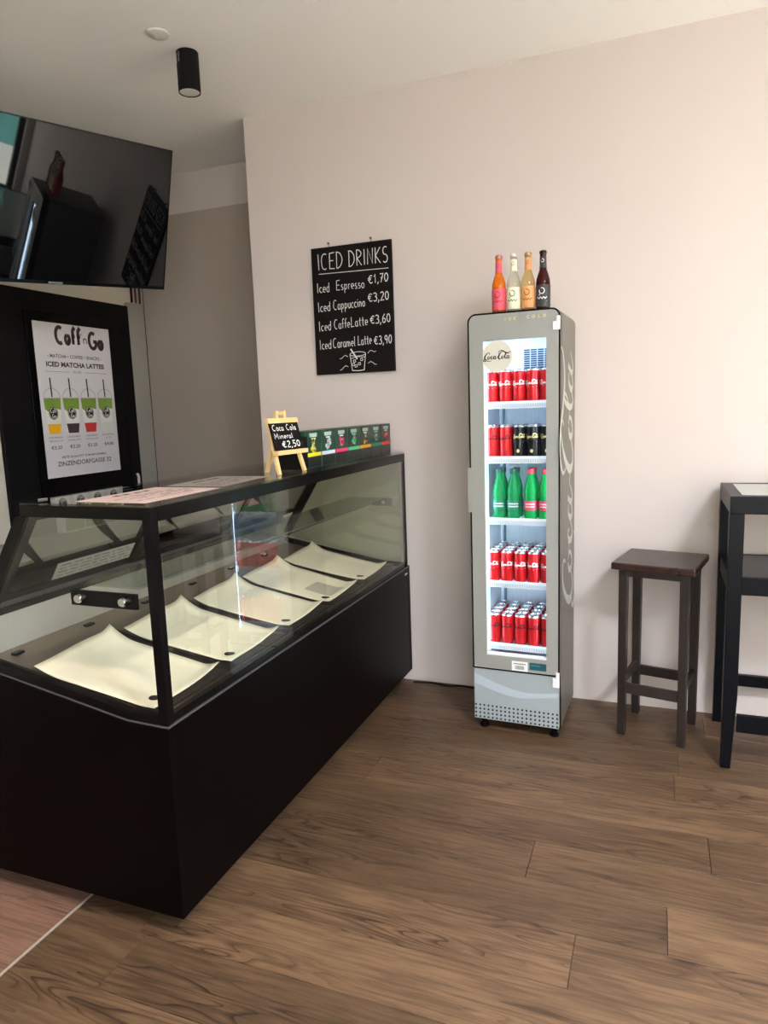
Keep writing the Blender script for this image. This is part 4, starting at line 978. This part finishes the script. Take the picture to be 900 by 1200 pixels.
for i, (a, b_, c_, cc) in enumerate(names):
    e = MB()
    cx_ = .086 + .142 * i; t, bt, yt, yb = .064, .045, -.435, -.645
    xw = lambda y: t + (bt - t) * (yt - y) / (yt - yb)
    e.poly([(cx_ - xw(yb), yb), (cx_ + xw(yb), yb), (cx_ + t, yt), (cx_ - t, yt)], PF(.0003), mat('cup_white_print', (236, 238, 230), .6))
    e.poly([(cx_ - xw(-.50), -.50), (cx_ - .02, -.525), (cx_ + .01, -.495), (cx_ + xw(-.505), -.505), (cx_ + t, yt), (cx_ - t, yt)], PF(.0006), m_gm)
    e.poly([(cx_ - xw(yb) + .004, yb), (cx_ + xw(yb) - .004, yb), (cx_ + xw(-.588), -.588), (cx_ - xw(-.588), -.588)], PF(.0006), mat('cup_base_%d' % i, cc, .6))
    e.ribbon(arc(cx_, yt, t - .002, .056, 0, 180, 12), .006, PF(.0006), mat('lid_outline', (186, 186, 200), .6)); e.ribbon([(cx_ - t, yt), (cx_ + t, yt)], .005, PF(.0007), mat('lid_outline', (186, 186, 200)))
    e.ribbon([(cx_ - .003, -.318), (cx_ + .001, -.43)], .010, PF(.0009), m_print)
    e.disc(cx_, -.525, .034, .037, PF(.0009), m_print, 22); e.ribbon(arc(cx_, -.525, .029, .032, 0, 360, 20), .0018, PF(.0012), m_white)
    e.strokes('Coff', .024, .0032, PF(.0012), m_white, x=cx_ - .021, y=-.522, width=.042); e.strokes('Go', .02, .0032, PF(.0012), m_white, x=cx_ - .012, y=-.550, width=.028)
    e.text(a, .014, cx_, -.672, f, m_gr, width=.105 if len(a) > 9 else .08); e.text(b_, .014, cx_, -.692, f, m_gr, width=.10 if len(b_) > 6 else .05); e.text(c_, .028, cx_, -.736, f, m_brown, width=.08, bold=.01)
    e.build('cup_picture', ps, recalc=False, off=OPS)
e = MB()
e.text('BESTE QUALITÄT ZUM MITNEHMEN', .017, PWd / 2, -.792, f, m_gr, width=.36, bold=.02)
e.text('ZINZENDORFGASSE 32', .038, PWd / 2, -.838, f, m_brown, width=.44, bold=.012)
e.build('address_lettering', ps, recalc=False, off=OPS)

# rear worktop and cartons behind the counter
wt = thing('back_worktop', 'dark worktop on cupboards behind the counter in the alcove', 'worktop', (-3.0, -.3, 0))
MB().box(-3.328, -2.80, -1.9, .555, .80, .835, mat('dark_stone', (58, 56, 54), .3)).build('top', wt, off=wt.location)
MB().box(-3.325, -2.84, -1.88, .55, .0, .7995, m_blackm).build('cupboard', wt, off=wt.location)
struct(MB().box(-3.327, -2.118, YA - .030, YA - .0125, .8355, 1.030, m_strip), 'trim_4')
for i in range(4):
    y0 = -.405 + .153 * i
    r = thing('take_away_carton', 'white carton with a round black emblem, %s in the row under the poster' % ['leftmost', 'second from left', 'third from left', 'rightmost'][i], 'carton', (-3.27, y0 + .073, .8355), PI / 2, 'white cartons under the poster')
    MB().box(-.073, .073, -.035, .035, 0, .205, m_plasw).build('carton', r, bevel=.002)
    l = MB(); f_ = lambda u, v: (u, -.0358, v)
    l.disc(0, .15, .045, .048, f_, m_print, 22); l.ribbon(arc(0, .15, .037, .04, 0, 360, 20), .003, lambda u, v: (u, -.0362, v), m_white); l.strokes('Coff', .032, .0045, lambda u, v: (u, -.0362, v), m_white, x=-.026, y=.15, width=.052)
    l.build('emblem', r, recalc=False)
    l = MB(); l.poly([(-.072, .01), (.072, .01), (.072, .085), (-.072, .085)], f_, mat('carton_green', (150, 170, 100), .6)); l.build('green_band', r, recalc=False)

# ------------------------------------------------------------------ ceiling fittings
sl = thing('ceiling_spotlight', 'black cylindrical spotlight on the ceiling near the television', 'ceiling light', (-1.955, -.70, ZC))
h_ = .165
MB().lathe([(0, -.001), (.046, -.001), (.048, -.004), (.048, -h_), (.044, -h_), (.044, -h_ + .02), (.038, -.09), (0, -.09)], m_blackm, n=28).build('housing', sl, smooth=40)
MB().lathe([(.0435, -h_ + .003), (.040, -h_ + .02), (.026, -.105), (0, -.102)], mat('satin_reflector', (225, 222, 216), .3), n=28).build('reflector', sl, smooth=60)
MB().lathe([(0, -.1035), (.016, -.1035), (.016, -.108), (0, -.110)], emit('warm_lamp', (255, 226, 190), 6), n=16).build('bulb', sl, smooth=40)
l = MB(); f_ = cylmap(.0486, -.45); l.poly([(-.012, -.052), (.012, -.052), (.012, -.012), (-.012, -.012)], f_, m_plasw); 
for k in range(4): l.poly([(-.009, -.046 + .008 * k), (.008, -.046 + .008 * k), (.008, -.043 + .008 * k), (-.009, -.043 + .008 * k)], cylmap(.0490, -.45), m_gr)
l.build('rating_label', sl, recalc=False, label='small white rating label')
lamp('spot_beam', 'SPOT', (-1.955, -.70, ZC - .17), 25, (1, .84, .66), (-1.9, -.66, 0), spot_size=1.5, spot_blend=.8, shadow_soft_size=.03)
sm = thing('ceiling_cover_plate', 'flat round white cover plate on the ceiling beside the spotlight', 'ceiling fitting', (-1.966, -.880, ZC))
MB().lathe([(0, 0), (.046, 0), (.046, -.006), (.040, -.010), (0, -.011)], mat('cover_white', (206, 202, 196), .5), n=28).build('plate', sm, smooth=40)
MB().lathe([(.018, -.0112), (.018, -.0125), (0, -.0125)], mat('cover_white', (206, 202, 196)), n=20).build('centre_button', sm, smooth=40)

# cable on the floor by the cooler
c_ = [(-1.22, -.05, .006), (-1.12, -.035, .007), (-1.02, -.045, .006), (-.95, -.03, .007), (-.86, -.04, .006), (-.76, -.045, .006), (-.70, -.08, .006)]
MB().tube(smooth_pts(c_, 5), .005, m_blackm, n=8).build('power_cable', off=(-1.0, -.04, 0), smooth=60, label='black power cable running along the back wall to the cooler', cat='cable')
lpn = thing('ceiling_panel_light', 'square white ceiling panel light near the shop window', 'ceiling light', (1.4, -3.2, ZC))
MB().ring([(-.31, -.31), (.31, -.31), (.31, .31), (-.31, .31)], [(-.29, -.29), (.29, -.29), (.29, .29), (-.29, .29)], lambda p, q, t: (p, q, t), -.02, -.0005, m_plasw).build('frame', lpn)
MB().box(-.289, .289, -.289, .289, -.014, -.004, emit('panel_diffuser', (236, 242, 255), 120)).build('diffuser', lpn)
# ceiling lamps of the rest of the room (out of frame)
for i, (x, y) in enumerate(((-.4, -2.7), (1.1, -2.7), (-1.955, -2.7))):
    dup(sl, (x, y, ZC), ['black cylindrical ceiling spotlight above the open floor', 'black cylindrical ceiling spotlight above the window side', 'black cylindrical ceiling spotlight above the counter end'][i])
    lamp('spot_beam', 'SPOT', (x, y, ZC - .17), 50, (1, .84, .66), (x, y + .3, 0), spot_size=1.7, spot_blend=.8, shadow_soft_size=.03)
